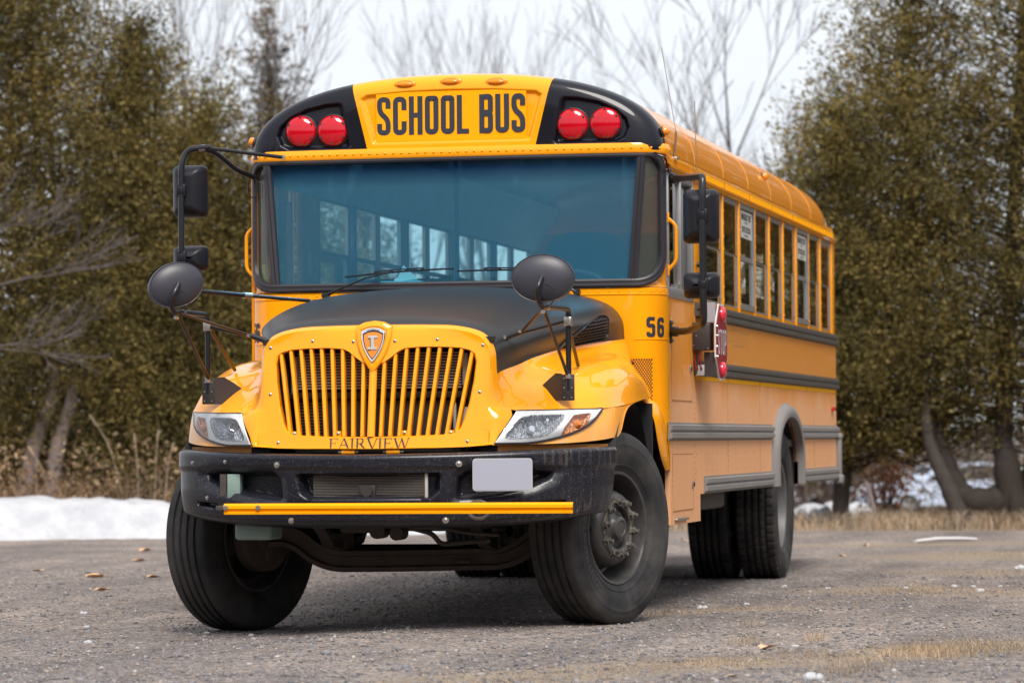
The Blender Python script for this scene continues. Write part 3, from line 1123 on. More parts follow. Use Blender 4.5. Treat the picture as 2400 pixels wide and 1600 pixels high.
# band above windshield with rivets
mb = MB()
G = [[F3(s, z, o) for s in SS] for z, o in ((2.606, .018), (2.612, .034), (2.625, .040), (2.655, .036), (2.668, .030), (2.672, .01))]
mb.grid(G)
for i in range(-27, 28):
    s = i * .0475
    d = Vector(F3(s, 0, 1)) - Vector(F3(s, 0, 0))
    mb.disc(F3(s, 2.640, .038), d, .0075, .002, 8, dome=.004)
mb.build('header_band', M['yellow'], bus, angle=40)

# ---------------------------------------------------------------- front cap
CZ0 = 2.634
def ztop(x):
    return roofz(x)
NU, NW = 440, 130
us = np.linspace(-1, 1, NU + 1)
w_ = np.linspace(0, 1, NW + 1)
vv = 1 - (1 - w_) ** 2.2
U, V = np.meshgrid(us, vv, indexing='ij')
UB = .46
xb = .485 + .108 * V
X = np.where(np.abs(U) <= UB, U / UB * xb, np.sign(U) * (xb + (RA * .9995 - xb) * ((np.abs(U) - UB) / (1 - UB)) ** .85))
ZT_ = RZ + RB * np.maximum(0, 1 - (np.abs(X) / RA) ** RN) ** (1 / RN)
Z = CZ0 - .006 + V * (ZT_ - CZ0 + .006)
rho = (np.clip(np.abs(X) / RA, 0, 1) ** RN + np.clip((Z - RZ) / RB, 0, 1) ** RN) ** (1 / RN)
rho = np.clip(rho, 0, 1)
Y = 1.03 - .172 * np.maximum(0, 1 - rho ** 16) ** (1 / 2.6)
# recessed sign field (trapezoid) and lamp pockets
panel = [(-.462, 2.700), (.462, 2.700), (.535, 2.958), (.50, 2.982), (.25, 2.998), (0, 3.002), (-.25, 2.998), (-.50, 2.982), (-.535, 2.958)]
sd = sdf_poly(X, Z, panel)
Y += .020 * (1 - sstep(sd, -.022, .004))
for sg in (1, -1):
    pk = [(sg * a, b) for a, b in ((.600, 2.690), (.612, 2.675), (.96, 2.675), (1.01, 2.70), (1.035, 2.755), (1.02, 2.81), (.96, 2.865), (.86, 2.91), (.74, 2.935), (.66, 2.94), (.645, 2.925))]
    sd = sdf_poly(X, Z, pk)
    Y += .034 * (1 - sstep(sd, -.018, .004))
def gridpart(i0, i1):
    return [[(float(X[i, j]), float(Y[i, j]), float(Z[i, j])) for j in range(NW + 1)] for i in range(i0, i1 + 1)]
ib = int(round((1 - UB) / 2 * NU))
mb = MB(); mb.grid(gridpart(ib, NU - ib))
cap = mb.build('front_cap', M['yellow'], bus, angle=75)
cap['label'] = 'yellow middle of the front cap that frames the sign'
for a, b in ((0, ib), (NU - ib, NU)):
    mb = MB(); mb.grid(gridpart(a, b))
    c_ = mb.build('lamp_housing', M['black_gloss'], bus, angle=75)
# sign plate
mb = MB()
def ysg(z): return .868 + .002
def SG(u, v, o): return (u, .8685 - o, v)
mb.prism([(-.4415, 2.708), (.4415, 2.708), (.4415, 2.992), (-.4415, 2.992)], 0, .004, lambda a, b, h: SG(a, b, h))
sgn_ = mb.build('sign_plate', M['sign_yellow'], bus, smooth=False)
mb = MB()
wd = {'*': .375, ' ': .155, 'L': .33}
hh = .222
tw = text_width('SCHOOL BUS', wd, .063) * hh
kx = .872 / tw
write(mb, 'SCHOOL BUS', wd, .140, .125, .063, lambda u, v, k: SG(-.436 + u * hh * kx, 2.745 + v * hh, .0045 + .0003 * k))
mb.build('sign_lettering', M['letter_black'], sgn_, smooth=False)
# red warning lamps
def ycap(x, z):
    i = np.argmin((X - x) ** 2 + (Z - z) ** 2)
    return float(Y.flat[i])
for x in (-.895, -.705, .705, .895):
    mb = MB()
    y = min(ycap(x, 2.783) - .004, .888 if abs(x) < .8 else .895)
    mb.lathe([(.097, -.02), (.097, .004), (.092, .008), (.090, .004)], 40, 1, Matrix.Translation((x, y, 2.783)) @ Matrix.Rotation(R(-90), 4, 'Z'))
    pr = [(.0905, .0)] + [(.0895 * math.cos(t), .008 + .034 * math.sin(t)) for t in [R(a) for a in range(0, 90, 8)]] + [(.0005, .042)]
    mb.lathe(pr, 40, 0, Matrix.Translation((x, y, 2.783)) @ Matrix.Rotation(R(-90), 4, 'Z'))
    for k in range(6):
        a = R(60 * k + 30)
        mb.disc((x + .078 * math.cos(a), y - .023, 2.783 + .078 * math.sin(a)), (0, -1, 0), .0068, .006, 8, 1)
    mb.build('warning_lamp', [M['red_lens'], M['box_black']], bus)
# roof clearance lamps in the cap
for x in (-.268, 0.0, .268):
    mb = MB()
    z = 3.036 + (.008 if x == 0 else 0)
    y = ycap(x, z)
    def lp(r1, r2, h):
        return [(x + r1 * math.cos(R(a)), y - h + .25 * 0, z + r2 * math.sin(R(a))) for a in range(0, 360, 12)]
    rings = [lp(.066, .026, -.012), lp(.066, .026, .001), lp(.058, .021, .006), lp(.048, .016, .006), lp(.044, .014, .013), lp(.025, .007, .017), lp(.001, .0005, .018)]
    mb.grid([r + [r[0]] for r in rings])
    mb.build('clearance_lamp', M['amber_lens'], bus, angle=50)
# ---------------------------------------------------------------- hood
ST = [  # y, [(x,z) centre -> fender lip]
 (-.88, [(0,1.600),(.25,1.598),(.43,1.588),(.565,1.550),(.625,1.470),(.638,1.335),(.660,1.215),(.690,1.165),(.715,1.150),(.738,1.145)]),
 (-.80, [(0,1.640),(.26,1.636),(.45,1.622),(.585,1.580),(.645,1.490),(.650,1.355),(.688,1.262),(.745,1.208),(.805,1.168),(.852,1.147)]),
 (-.60, [(0,1.690),(.27,1.684),(.49,1.662),(.640,1.605),(.700,1.510),(.690,1.388),(.752,1.315),(.880,1.262),(.990,1.210),(1.052,1.153)]),
 (-.40, [(0,1.728),(.28,1.722),(.52,1.697),(.690,1.632),(.755,1.545),(.738,1.430),(.825,1.375),(.970,1.335),(1.095,1.262),(1.160,1.162)]),
 (0.0,  [(0,1.790),(.30,1.784),(.57,1.757),(.790,1.690),(.880,1.600),(.812,1.485),(.900,1.432),(1.050,1.408),(1.165,1.320),(1.203,1.190)]),
 (0.4,  [(0,1.830),(.33,1.826),(.62,1.800),(.850,1.735),(.955,1.640),(.925,1.527),(.985,1.478),(1.085,1.425),(1.170,1.325),(1.200,1.218)]),
 (0.66, [(0,1.846),(.35,1.842),(.65,1.818),(.880,1.757),(.980,1.665),(.985,1.545),(1.020,1.490),(1.085,1.400),(1.150,1.310),(1.180,1.235)]),
 (0.83, [(0,1.852),(.36,1.848),(.67,1.822),(.895,1.762),(.988,1.672),(1.005,1.556),(1.025,1.500),(1.050,1.410),(1.100,1.330),(1.140,1.270)]),
]
NS = len(ST)
CP = []
for y, pr in ST:
    row = [Vector((-x, y, z)) for x, z in reversed(pr[1:])] + [Vector((x, y, z)) for x, z in pr]
    CP.append(row)
def HP(u, c):
    """u station parameter 0..7, c column -9..9"""
    col = [cm_at([CP[i][j] for i in range(NS)], u) for j in range(19)]
    return cm_at(col, c + 9)
KU, KC = 8, 8
UU = [i / KU for i in range((NS - 1) * KU + 1)]
HG = []
for u in UU:
    col = [cm_at([CP[i][j] for i in range(NS)], u) for j in range(19)]
    HG.append([cm_at(col, c / KC) for c in range(18 * KC + 1)])
# raised scoop crease: gentle central power bulge
for i, row in enumerate(HG):
    for j, p in enumerate(row):
        q = math.exp(-(p.x / .42) ** 4)
        f = min(1, i / 14)
        row[j] = Vector((p.x, p.y, p.z + .010 * q * f))
c5a, c5b = 4 * KC, 14 * KC
hood = None
mb = MB()
mb.grid([row[c5a:c5b + 1] for row in HG])
mb.grid([[p - Vector((0, 0, .012)) for p in HG[-1][c5a:c5b + 1]], HG[-1][c5a:c5b + 1]])
hood = mb.build('hood', M['hood_black'], bus, angle=60)
for a, b in ((0, c5a), (c5b, 18 * KC)):
    mb = MB()
    sub = [row[a:b + 1] for row in HG]
    mb.grid(sub)
    # turned-in lip
    e = [row[0] if a == 0 else row[-1] for row in HG]
    mb.grid([e, [Vector((p.x * .985, p.y, p.z - .012)) for p in e]])
    rear = HG[-1][a:b + 1]
    mb.grid([rear, [Vector((p.x * .97, p.y + .004, p.z - .02)) for p in rear]])
    mb.build('fender', M['yellow'], bus, angle=60)
# intake vents on the hood flanks
for sg in (1, -1):
    mb = MB()
    def HV(u, c, o):
        p = HP(u, sg * c)
        q = HP(u + .02, sg * c); r = HP(u, sg * (c + .02))
        n = (q - p).cross(r - p).normalized()
        if n.x * sg < 0: n = -n
        return p + n * o
    ol = fillet([(3.95, 4.86), (4.0, 4.50), (4.40, 3.98), (4.95, 3.72), (5.32, 3.80), (5.36, 4.80), (3.95, 4.94)], .25, 5)
    ol = [(p.x, p.y) for p in [Vector((a[0], a[1])) for a in ol]]
    cu = sum(p[0] for p in ol) / len(ol); cc = sum(p[1] for p in ol) / len(ol) + .06
    rg = []
    for k, o in ((1.10, .001), (1.09, .012), (1.03, .012), (.99, -.004)):
        rg.append([HV(cu + (p[0] - cu) * k, cc + (p[1] - cc) * k, o) for p in ol])
    rg = [r + [r[0]] for r in rg]
    mb.grid(rg, 0)
    G = [[HV(cu + (p[0] - cu) * k, cc + (p[1] - cc) * k, .003) for p in ol] for k in (0.0, .35, .7, 1.0)]
    mb.grid([r + [r[0]] for r in G], 1)
    # louvre blades
    for j in range(7):
        c0 = 3.92 + j * .13
        us_ = [q for q in [4.0 + i * .05 for i in range(26)] if True]
        pl = []
        for q in us_:
            # inside test against outline
            ins = sdf_poly(np.array([q]), np.array([c0]), ol)[0] < -.02
            if ins: pl.append(HV(q, c0, .009))
        if len(pl) > 2: mb.tube(pl, .0035, 5, 2)
    for j in range(9):
        q = 4.15 + j * .13
        pl = [HV(q, c, .007) for c in [3.7 + i * .04 for i in range(30)] if sdf_poly(np.array([q]), np.array([c]), ol)[0] < -.02]
        if len(pl) > 2: mb.tube(pl, .0025, 5, 2)
    mb.build('hood_vent', [M['mirror_black'], M['dark'], M['box_black']], hood, angle=50)

# ---------------------------------------------------------------- nose / grille surround
def yface(x, z): return -1.06 + (z - .97) * .175 + .15 * x * x
edge = [Vector(p) for p in HG[0][9 * KC:]]          # centre -> lip on the right
outer = [(p.x, p.y, p.z) for p in edge] + [(.725, -.925, 1.12), (.70, -.955, 1.07), (.668, -.99, 1.02), (.645, -1.022, .966), (.50, -1.028, .957), (.35, -1.042, .952), (.18, -1.052, .949), (0, -1.058, .948)]
faceo = [(0, 1.572), (.15, 1.571), (.3, 1.567), (.42, 1.558), (.50, 1.543), (.555, 1.518), (.590, 1.475), (.602, 1.42), (.603, 1.33), (.600, 1.2), (.604, 1.1), (.612, 1.03), (.615, .975), (.5, .963), (.3, .958), (0, .955)]
hole = [(0, 1.386), (.03, 1.390), (.06, 1.404), (.10, 1.432), (.135, 1.460), (.165, 1.474), (.25, 1.481), (.36, 1.480), (.45, 1.475), (.505, 1.462), (.535, 1.440), (.545, 1.40), (.536, 1.30), (.515, 1.18), (.490, 1.09), (.472, 1.05), (.445, 1.030), (.40, 1.021), (.2, 1.013), (0, 1.010)]
CZ = 1.235
def full(P, k3=False):
    if k3:
        L = [(-x, y, z) for x, y, z in reversed(P[1:-1])]
        return list(P) + L
    return list(P) + [(-x, z) for x, z in reversed(P[1:-1])]
def ray_hit(P, a):
    """P closed list of (x,z[,y]); returns interpolated point at angle a from (0,CZ)"""
    dx, dz = math.sin(a), math.cos(a)
    best = None
    n = len(P)
    for i in range(n):
        p = P[i]; q = P[(i + 1) % n]
        ex, ez = q[0] - p[0], q[1] - p[1]
        den = dx * ez - dz * ex
        if abs(den) < 1e-12: continue
        t = ((p[0]) * ez - (p[1] - CZ) * ex) / den
        s_ = ((p[0]) * dz - (p[1] - CZ) * dx) / den
        if t > 0 and -1e-9 <= s_ <= 1 + 1e-9:
            if best is None or t > best[0]:
                best = (t, [p[k] + (q[k] - p[k]) * s_ for k in range(len(p))])
    return best[1]
FO = full([(x, z, y) for x, y, z in outer], False) if False else [(x, z, y) for x, y, z in full(outer, True)]
FF = full(faceo); FH = full(hole)
angs = []
for P in (FO, FF, FH):
    for p in P:
        angs.append(math.atan2(p[0], p[1] - CZ) % (2 * math.pi))
angs = sorted(set(round(a, 4) for a in angs))
a2 = []
for i, a in enumerate(angs):
    if not a2 or a - a2[-1] > .006: a2.append(a)
angs = a2
rings = [[], [], [], [], [], [], [], []]
for a in angs:
    o = ray_hit(FO, a); f = ray_hit(FF, a); h = ray_hit(FH, a)
    fo = Vector((f[0], yface(f[0], f[1]), f[1])); ov = Vector((o[0], o[2], o[1]))
    rings[0].append(ov)
    mid = ov.lerp(fo, .55); mid.y = min(mid.y, ov.y * .35 + fo.y * .65) - .004
    top = max(0, math.cos(a))
    rings[1].append(ov.lerp(fo, .35) + Vector((0, -.012, .006 * top)))
    rings[2].append(ov.lerp(fo, .75) + Vector((0, -.012, .004 * top)))
    rings[3].append(fo + Vector((0, 0, 0)))
    m = fo.lerp(Vector((h[0], 0, h[1])), .5); m.y = yface(m.x, m.z); rings[4].append(m)
    hv = Vector((h[0], yface(h[0], h[1]), h[1]))
    inn = Vector((h[0] * .985, 0, CZ + (h[1] - CZ) * .985))
    rings[5].append(hv)
    rings[6].append(Vector((inn.x, hv.y + .008, inn.z)))
    rings[7].append(Vector((inn.x, hv.y + .055, inn.z)))
mb = MB()
mb.grid([r + [r[0]] for r in rings])
for x, z in ((.571, 1.485), (.562, 1.241), (.506, .987), (.335, 1.517), (.112, 1.511)):
    for sg in (1, -1):
        mb.disc((sg * x, yface(x, z) + .001, z), (0, -1, .1), .0085, .004, 10, 1, dome=.003)
        mb.disc((sg * x, yface(x, z) - .0055, z), (0, -1, .1), .0035, .0015, 6, 2)
for x in (.419, .177):
    for sg in (1, -1):
        mb.b2((sg * x - .016, yface(x, 1.03) + .008, 1.016), (sg * x + .016, yface(x, 1.03) + .012, 1.046), 0)
        mb.disc((sg * x, yface(x, 1.03) + .008, 1.033), (0, -1, 0), .009, .004, 10, 1, dome=.003)
nose = mb.build('grille_surround', [M['yellow'], M['steel'], M['dark']], bus, angle=42)
# slats
for i in list(range(-9, 0)) + list(range(1, 10)):
    mb = MB()
    xt, xb_ = .0573 * i, .0496 * i
    a = math.atan2(xt, 1)
    zt = 1.478
    for (hx, hz), (gx, gz) in zip(FH, FH[1:]):
        pass
    # top of the slat = opening edge at that x
    for k in range(len(hole) - 1):
        if hole[k][0] <= abs(xt) <= hole[k + 1][0] and hole[k][1] > 1.37:
            q = (abs(xt) - hole[k][0]) / (hole[k + 1][0] - hole[k][0])
            zt = hole[k][1] + (hole[k + 1][1] - hole[k][1]) * q
    if abs(i) == 9: zt = 1.462
    zb = 1.016 if abs(i) < 9 else 1.035
    P = []
    for k in range(9):
        z = zb + (zt - zb) * k / 8
        x = xb_ + (xt - xb_) * (z - 1.037) / .42
        P.append((x, yface(x, z) + .016, z))
    mb.tube(P, .0105, 10, up=(1, 0, 0))
    G = [[(p[0] - .0085, p[1] + d, p[2]) for d in (.0, .035)] for p in P]
    mb.grid(G); mb.grid([[(a_[0] + .017, a_[1], a_[2]) for a_ in r] for r in G])
    sl = mb.build('grille_slat', M['yellow'], nose, angle=50)
mb = MB()
P = [(0, yface(0, z) + .010, z) for z in (1.012, 1.1, 1.2, 1.3, 1.395)]
mb.tube(P, .021, 14, up=(1, 0, 0), flat=1.0)
mb.build('grille_centre_bar', M['yellow'], nose, angle=50)
# badge
mb = MB()
def shield(k, dz=0.0):
    half = [(0, .088), (.035, .083), (.066, .068), (.064, .03), (.052, -.015), (.032, -.055), (.012, -.084), (0, -.096)]
    P = [(x * k, z * k + dz) for x, z in half] + [(-x * k, z * k + dz) for x, z in reversed(half[1:-1])]
    return P
bz = 1.494
def BF(x, z, o): return (x, yface(x, z + bz) - o, z + bz)
rg = [(1.50, -.004, 0), (1.46, .012, 0), (1.34, .018, 0), (1.12, .020, 0), (1.04, .016, 0)]
G = [[BF(x, z - .012 * (k - 1), o) for x, z in shield(k)] for k, o, _ in rg]
mb.grid([r + [r[0]] for r in G], 0)
mb.add([BF(x, z, .016) for x, z in shield(1.05)], [tuple(range(14))], 0)
G = [[BF(x, z, o) for x, z in shield(k)] for k, o in ((1.0, .016), (.99, .024), (.93, .028), (.84, .027), (.80, .021))]
mb.grid([r + [r[0]] for r in G], 1)
mb.add([BF(x, z, .022) for x, z in shield(.83)], [tuple(range(14))], 2)
mb.add([BF(x, z, .0232) for x, z in shield(.75)], [tuple(range(14))], 3)
for x0, x1, z0, z1, mi in ((-.009, .009, -.018, .038, 4), (-.026, .026, .034, .046, 4), (-.026, .026, -.026, -.014, 4)):
    a = BF(x0, z0, .0245); b = BF(x1, z1, .0245)
    mb.b2((x0, a[1] - .003, a[2]), (x1, b[1] + .002, b[2]), mi)
for x0, x1, z0, z1 in ((-.012, -.0095, -.014, .034), (-.0255, -.011, .0305, .0338), (-.0255, -.010, -.0295, -.0262)):
    a = BF(x0, z0, .024)
    mb.b2((x0, a[1] - .0035, a[2]), (x1, a[1] + .002, z1 + bz), 2)  # dark left shadow of the letter, set in as thin black strips
mb.build('badge', [M['yellow'], M['chrome'], M['letter_black'], simple('badge_orange', (0.75, 0.24, 0.03), .4, .3), M['decal']], nose, angle=30)
# FAIRVIEW in thin serif capitals
mb = MB()
def serif(ch):
    th, tn, s = .115, .045, .05
    L = {
     'F': ([((.18, 0), (.18, 1), th), ((.18, .965), (.66, .965), tn), ((.24, .52), (.52, .52), tn), ((.04, .02), (.36, .02), .035), ((.04, .98), (.18, .98), .035), ((.66, .98), (.66, .80), tn), ((.52, .62), (.52, .42), .035)], .70),
     'A': ([((.12, .02), (.46, 1), tn * 1.1), ((.46, 1), (.80, .02), th), ((.24, .36), (.68, .36), tn), ((.0, .02), (.24, .02), .035), ((.64, .02), (.94, .02), .035)], .90),
     'I': ([((.18, 0), (.18, 1), th), ((.02, .02), (.34, .02), .035), ((.02, .98), (.34, .98), .035)], .38),
     'R': ([((.18, 0), (.18, 1), th), ((.18, .965), (.42, .965), tn), ((.24, .50), (.42, .50), tn), ((.42, .975), (.56, .93), .07), ((.56, .94), (.60, .74), .10), ((.60, .74), (.54, .55), .10), ((.55, .55), (.42, .50), .07), ((.40, .50), (.72, .02), th), ((.04, .02), (.34, .02), .035), ((.04, .98), (.18, .98), .035), ((.66, .02), (.84, .02), .035)], .82),
     'V': ([((.14, .98), (.48, .0), th), ((.48, .0), (.80, .98), tn * 1.1), ((.0, .98), (.28, .98), .035), ((.68, .98), (.92, .98), .035)], .86),
     'E': ([((.18, 0), (.18, 1), th), ((.18, .965), (.64, .965), tn), ((.24, .52), (.52, .52), tn), ((.18, .035), (.68, .035), tn), ((.04, .02), (.2, .02), .035), ((.04, .98), (.18, .98), .035), ((.64, .98), (.64, .80), tn), ((.68, .02), (.70, .22), tn), ((.52, .62), (.52, .42), .035)], .76),
     'W': ([((.12, .98), (.38, .0), th), ((.38, .0), (.62, .92), tn * 1.1), ((.62, .92), (.86, .0), th), ((.86, .0), (1.12, .98), tn * 1.1), ((.0, .98), (.26, .98), .035), ((1.0, .98), (1.24, .98), .035), ((.5, .98), (.68, .98), .035)], 1.2),
    }
    return L[ch]
x = 0; lay = 0
hh = .055
tot = sum(serif(c)[1] for c in 'FAIRVIEW')
kx = .435 / (tot * hh)
for ch in 'FAIRVIEW':
    st, w = serif(ch)
    for a, b, pw in st:
        rb = ribbon([a, b], pw)
        G = []
        for p, q in rb:
            G.append([(-.226 + (x + p.x) * hh * kx, yface(0, .98) - .0008 - lay * .00006, .953 + p.y * hh), (-.226 + (x + q.x) * hh * kx, yface(0, .98) - .0008 - lay * .00006, .953 + q.y * hh)])
        mb.grid(G); lay += 1
    x += w
for i, v in enumerate(mb.v):
    mb.v[i] = (v[0], v[1] + (yface(v[0], v[2]) - yface(0, .98)), v[2])
mb.build('name_lettering', M['letter_black'], nose, smooth=False)
# hinges below nose
for sg in (1, -1):
    mb = MB()
    mb.tube([(sg * .12 - .035 , -1.045, .936), (sg * .12 + .035, -1.045, .936)], .014, 12, 0)
    mb.tube([(sg * .12 - .055, -1.045, .936), (sg * .12 + .055, -1.045, .936)], .007, 8, 1)
    mb.b2((sg * .12 - .03, -1.04, .936), (sg * .12 + .03, -1.02, .965), 0)
    mb.build('hood_hinge', [M['yellow'], M['steel']], bus)

# ---------------------------------------------------------------- radiator pack behind the grille
mb = MB()
mb.b2((-.50, -.80, 1.26), (.46, -.76, 1.46), 1)
for k in range(13):
    z = 1.268 + k * .0150
    mb.b2((-.455, -.812, z), (.43, -.80, z + .0065), 0)
mb.b2((-.485, -.83, 1.24), (-.455, -.78, 1.44), 0, .004)
mb.b2((.44, -.83, 1.28), (.47, -.78, 1.45), 0, .004)
mb.b2((-.50, -.83, 1.215), (.48, -.77, 1.250), 1, .005)
cr_ = mb.build('intercooler', [M['core_light'], M['dark']], bus)
mb = MB()
mb.b2((-.48, -.78, .60), (.46, -.74, 1.215), 1)
for k in range(50):
    z = .975 + k * .0046
    mb.b2((-.30, -.795, z), (.37, -.785, z + .0018), 0)
for k in range(14):
    z = .975 + k * .0165
    mb.b2((-.47, -.792, z), (-.33, -.785, z + .006), 0)
mb.b2((.385, -.81, .97), (.40, -.78, 1.19), 2, .003)
mb.tube([(.44, -.82, .98), (.445, -.83, 1.05), (.455, -.82, 1.12), (.46, -.80, 1.16)], .016, 8, 2)
mb.b2((-.60, -.70, .60), (.60, -.66, 1.52), 1)
mb.b2((.47, -.83, .96), (.62, -.70, 1.48), 1)
mb.b2((-.62, -.83, .96), (-.50, -.70, 1.48), 1)
mb.build('radiator', [M['core_dark'], M['dark'], M['core_light']], bus)
# dark shroud over the whole nose cavity
mb = MB()
for sg in (1, -1):
    mb.add([(sg * .60, -.86, .96), (sg * .62, -.86, 1.46), (sg * .62, -.2, 1.46), (sg * .60, -.2, .96)], [(0, 1, 2, 3)])
    mb.b2((sg * .56, -.98, .925), (sg * .66, -.60, .962))
mb.b2((-.60, -1.0, .905), (.60, -.70, .935))
mb.b2((-.62, -.9, 1.50), (.62, -.3, 1.53))
mb.build('nose_shroud', M['dark'], bus)

# ---------------------------------------------------------------- corner panels and headlights
TP = [(.738, -.88, 1.143), (.852, -.80, 1.145), (1.052, -.60, 1.151), (1.110, -.505, 1.156), (1.160, -.40, 1.160), (1.187, -.25, 1.168), (1.201, -.05, 1.184), (1.203, .2, 1.203), (1.200, .4, 1.215)]
BP = [(.645, -1.022, .966), (.800, -.930, .968), (.980, -.775, .974), (1.090, -.620, .984), (1.160, -.480, .998), (1.188, -.355, 1.020), (1.198, -.215, 1.145), (1.201, .05, 1.195), (1.199, .38, 1.211)]
def CPn(sg, t, w, o=0.0):
    a = cm_at(TP, t); b = cm_at(BP, t)
    p = a.lerp(b, w)
    a2 = cm_at(TP, min(7.99, t + .05)); b2 = cm_at(BP, min(7.99, t + .05))
    d = a2.lerp(b2, w) - p
    n = d.cross(b - a).normalized()
    if n.y > 0 and n.x < .5: n = -n
    if n.x < 0: n = -n
    # gentle outward bulge between top and bottom edges
    p = p + n * (o + .012 * math.sin(math.pi * w) * max(0, 1 - t / 5.5))
    return Vector((sg * p.x, p.y, p.z))
TT = 3.1
def wlow(t):   # lower edge of the headlight in w
    return min(.965, max(.03, .965 - .93 * max(0, (t - .9) / 2.2) ** 1.9))
TT = 3.1
for sg in (1, -1):
    mb = MB()
    ts = [i * 8 / 96 for i in range(97)]
    ts = [i * 8 / 192 for i in range(193)]
    mb.grid([[CPn(sg, t, w / 40) for w in range(41)] for t in ts], skip=lambda i, j: ts[i] < TT - .10 and (j + 1) / 40 < wlow(ts[i]) - .01)
    # turned-under bottom edge and closing plate
    mb.grid([[CPn(sg, t, 1.0), CPn(sg, t, 1.0) + Vector((-sg * .02, .02, .002))] for t in ts])
    cpn = mb.build('fender_corner', M['yellow_corner'], bus, angle=50)
    mb = MB()
    low = [(.66, -1.0), (.80, -.91), (.97, -.76), (1.08, -.61), (1.145, -.48)]
    G = [[(sg * x, y + .012, z) for x, y in low] for z in (.968, .935)] + [[(sg * (x - .05), y + .05, .93) for x, y in low]]
    mb.grid(G)
    mb.build('lower_valance', M['orange_dirty'], bus)
    # headlight: bezel with two reflector bowls
    NT, NWW = 170, 60
    mb = MB()
    bow = rrect(.30, 1.62, .19, .83, [.22, .10, .05, .30], 6)
    # slanted main bowl
    bow = [(.42, .20), (.75, .14), (1.45, .13), (1.55, .16), (1.58, .30), (1.52, .60), (1.42, .78), (1.25, .84), (.45, .88), (.22, .84), (.17, .72), (.24, .45), (.33, .27)]
    amb = [(1.74, .17), (2.05, .13), (2.28, .13), (2.36, .28), (2.36, .45), (2.28, .60), (2.10, .70), (1.85, .78), (1.70, .80), (1.68, .55)]
    T_ = np.zeros((NT + 1, NWW + 1)); W_ = np.zeros((NT + 1, NWW + 1))
    for i in range(NT + 1):
        t = TT * i / NT
        for j in range(NWW + 1):
            T_[i, j] = t; W_[i, j] = .015 + (wlow(t) - .015) * j / NWW
    # t is long in metres, so weight distances
    d1 = sdf_poly(T_ * 1.0, W_ * 1.0, bow); d2 = sdf_poly(T_, W_, amb)
    dep = .045 * (1 - sstep(d1, -.16, -.0)) + .035 * (1 - sstep(d2, -.12, -.0))
    G = [[CPn(sg, T_[i, j], W_[i, j], .006 - dep[i, j]) for j in range(NWW + 1)] for i in range(NT + 1)]
    mb.grid(G, mf=lambda i, j: 1 if d1[i, j] < -.01 else (2 if d2[i, j] < -.01 else 0))
    hl = mb.build('headlight', [M['bezel'], M['bowl'], M['amber_bowl']], bus, angle=60, recalc=True)
    # bulbs shields in bowl
    mb = MB()
    for tt, w0, r0 in ((.95, .55, .020), (1.25, .30, .011), (1.28, .74, .011)):
        c = CPn(sg, tt, w0, -.030); c2 = CPn(sg, tt, w0, -.002)
        mb.tube([c, c2], [r0, r0 * .8], 12, 0)
    for k in range(3):
        c = CPn(sg, .62 + .16 * k, .30, -.03)
        mb.box(c, (.012, .02, .05), 0)
    c = CPn(sg, 2.05, .42, -.02)
    mb.tube([c, CPn(sg, 2.05, .42, -.004)], [.022, .012], 12, 1)
    mb.build('bulb', [M['chrome'], M['amber_lens']], hl)
    # clear cover with a grey edge
    mb = MB()
    G = []
    for i in range(41):
        t = TT * i / 40
        G.append([CPn(sg, t, .012 + (wlow(t) + .004 - .012) * j / 10, .010 + .010 * math.sin(math.pi * j / 10) * min(1, (TT - t) * 2) * min(1, t * 3 + .2)) for j in range(11)])
    mb.grid(G)
    mb.build('lens', M['lens_clear'], hl)
    mb = MB()
    rim = [CPn(sg, TT * i / 40, wlow(TT * i / 40) + .012, .008) for i in range(41)]
    mb.tube(rim, .0055, 6)
    rim = [CPn(sg, TT * i / 40, .006, .007) for i in range(41)]
    mb.tube(rim, .003, 6)
    mb.build('lens_edge', M['gasket'], hl)

# ---------------------------------------------------------------- bumper
BPC = [(-1.194, -.50), (-1.168, -.62), (-1.115, -.745), (-1.0, -.868), (-.80, -1.0), (-.48, -1.118), (0, -1.195), (.48, -1.118), (.80, -1.0), (1.0, -.868), (1.115, -.745), (1.168, -.62), (1.194, -.50)]
Cb = catmull([(x, y, 0) for x, y in BPC], 30)
cum = [0]
for a, b in zip(Cb, Cb[1:]): cum.append(cum[-1] + (b - a).length)
Ltot = cum[-1]
def BA(s):
    s = max(0, min(Ltot - 1e-6, s))
    lo = np.searchsorted(cum, s, side='right') - 1
    lo = min(lo, len(Cb) - 2)
    q = (s - cum[lo]) / (cum[lo + 1] - cum[lo])
    p = Cb[lo].lerp(Cb[lo + 1], q); d = (Cb[lo + 1] - Cb[lo]).normalized()
    return p, Vector((d.y, -d.x, 0))     # outward normal
NB = 420
prof = [(-.12, 1.0), (-.10, 1.012), (-.03, 1.018), (-.006, 1.0), (.002, .975)] + [(.004, .975 - (.875) * k / 40) for k in range(1, 41)] + [(-.002, .08), (-.018, .04), (-.05, .01), (-.11, -.01)]
XB = np.zeros((NB + 1, len(prof))); ZBm = np.zeros_like(XB); PB = [[None] * len(prof) for _ in range(NB + 1)]; NBm = [[None] * len(prof) for _ in range(NB + 1)]
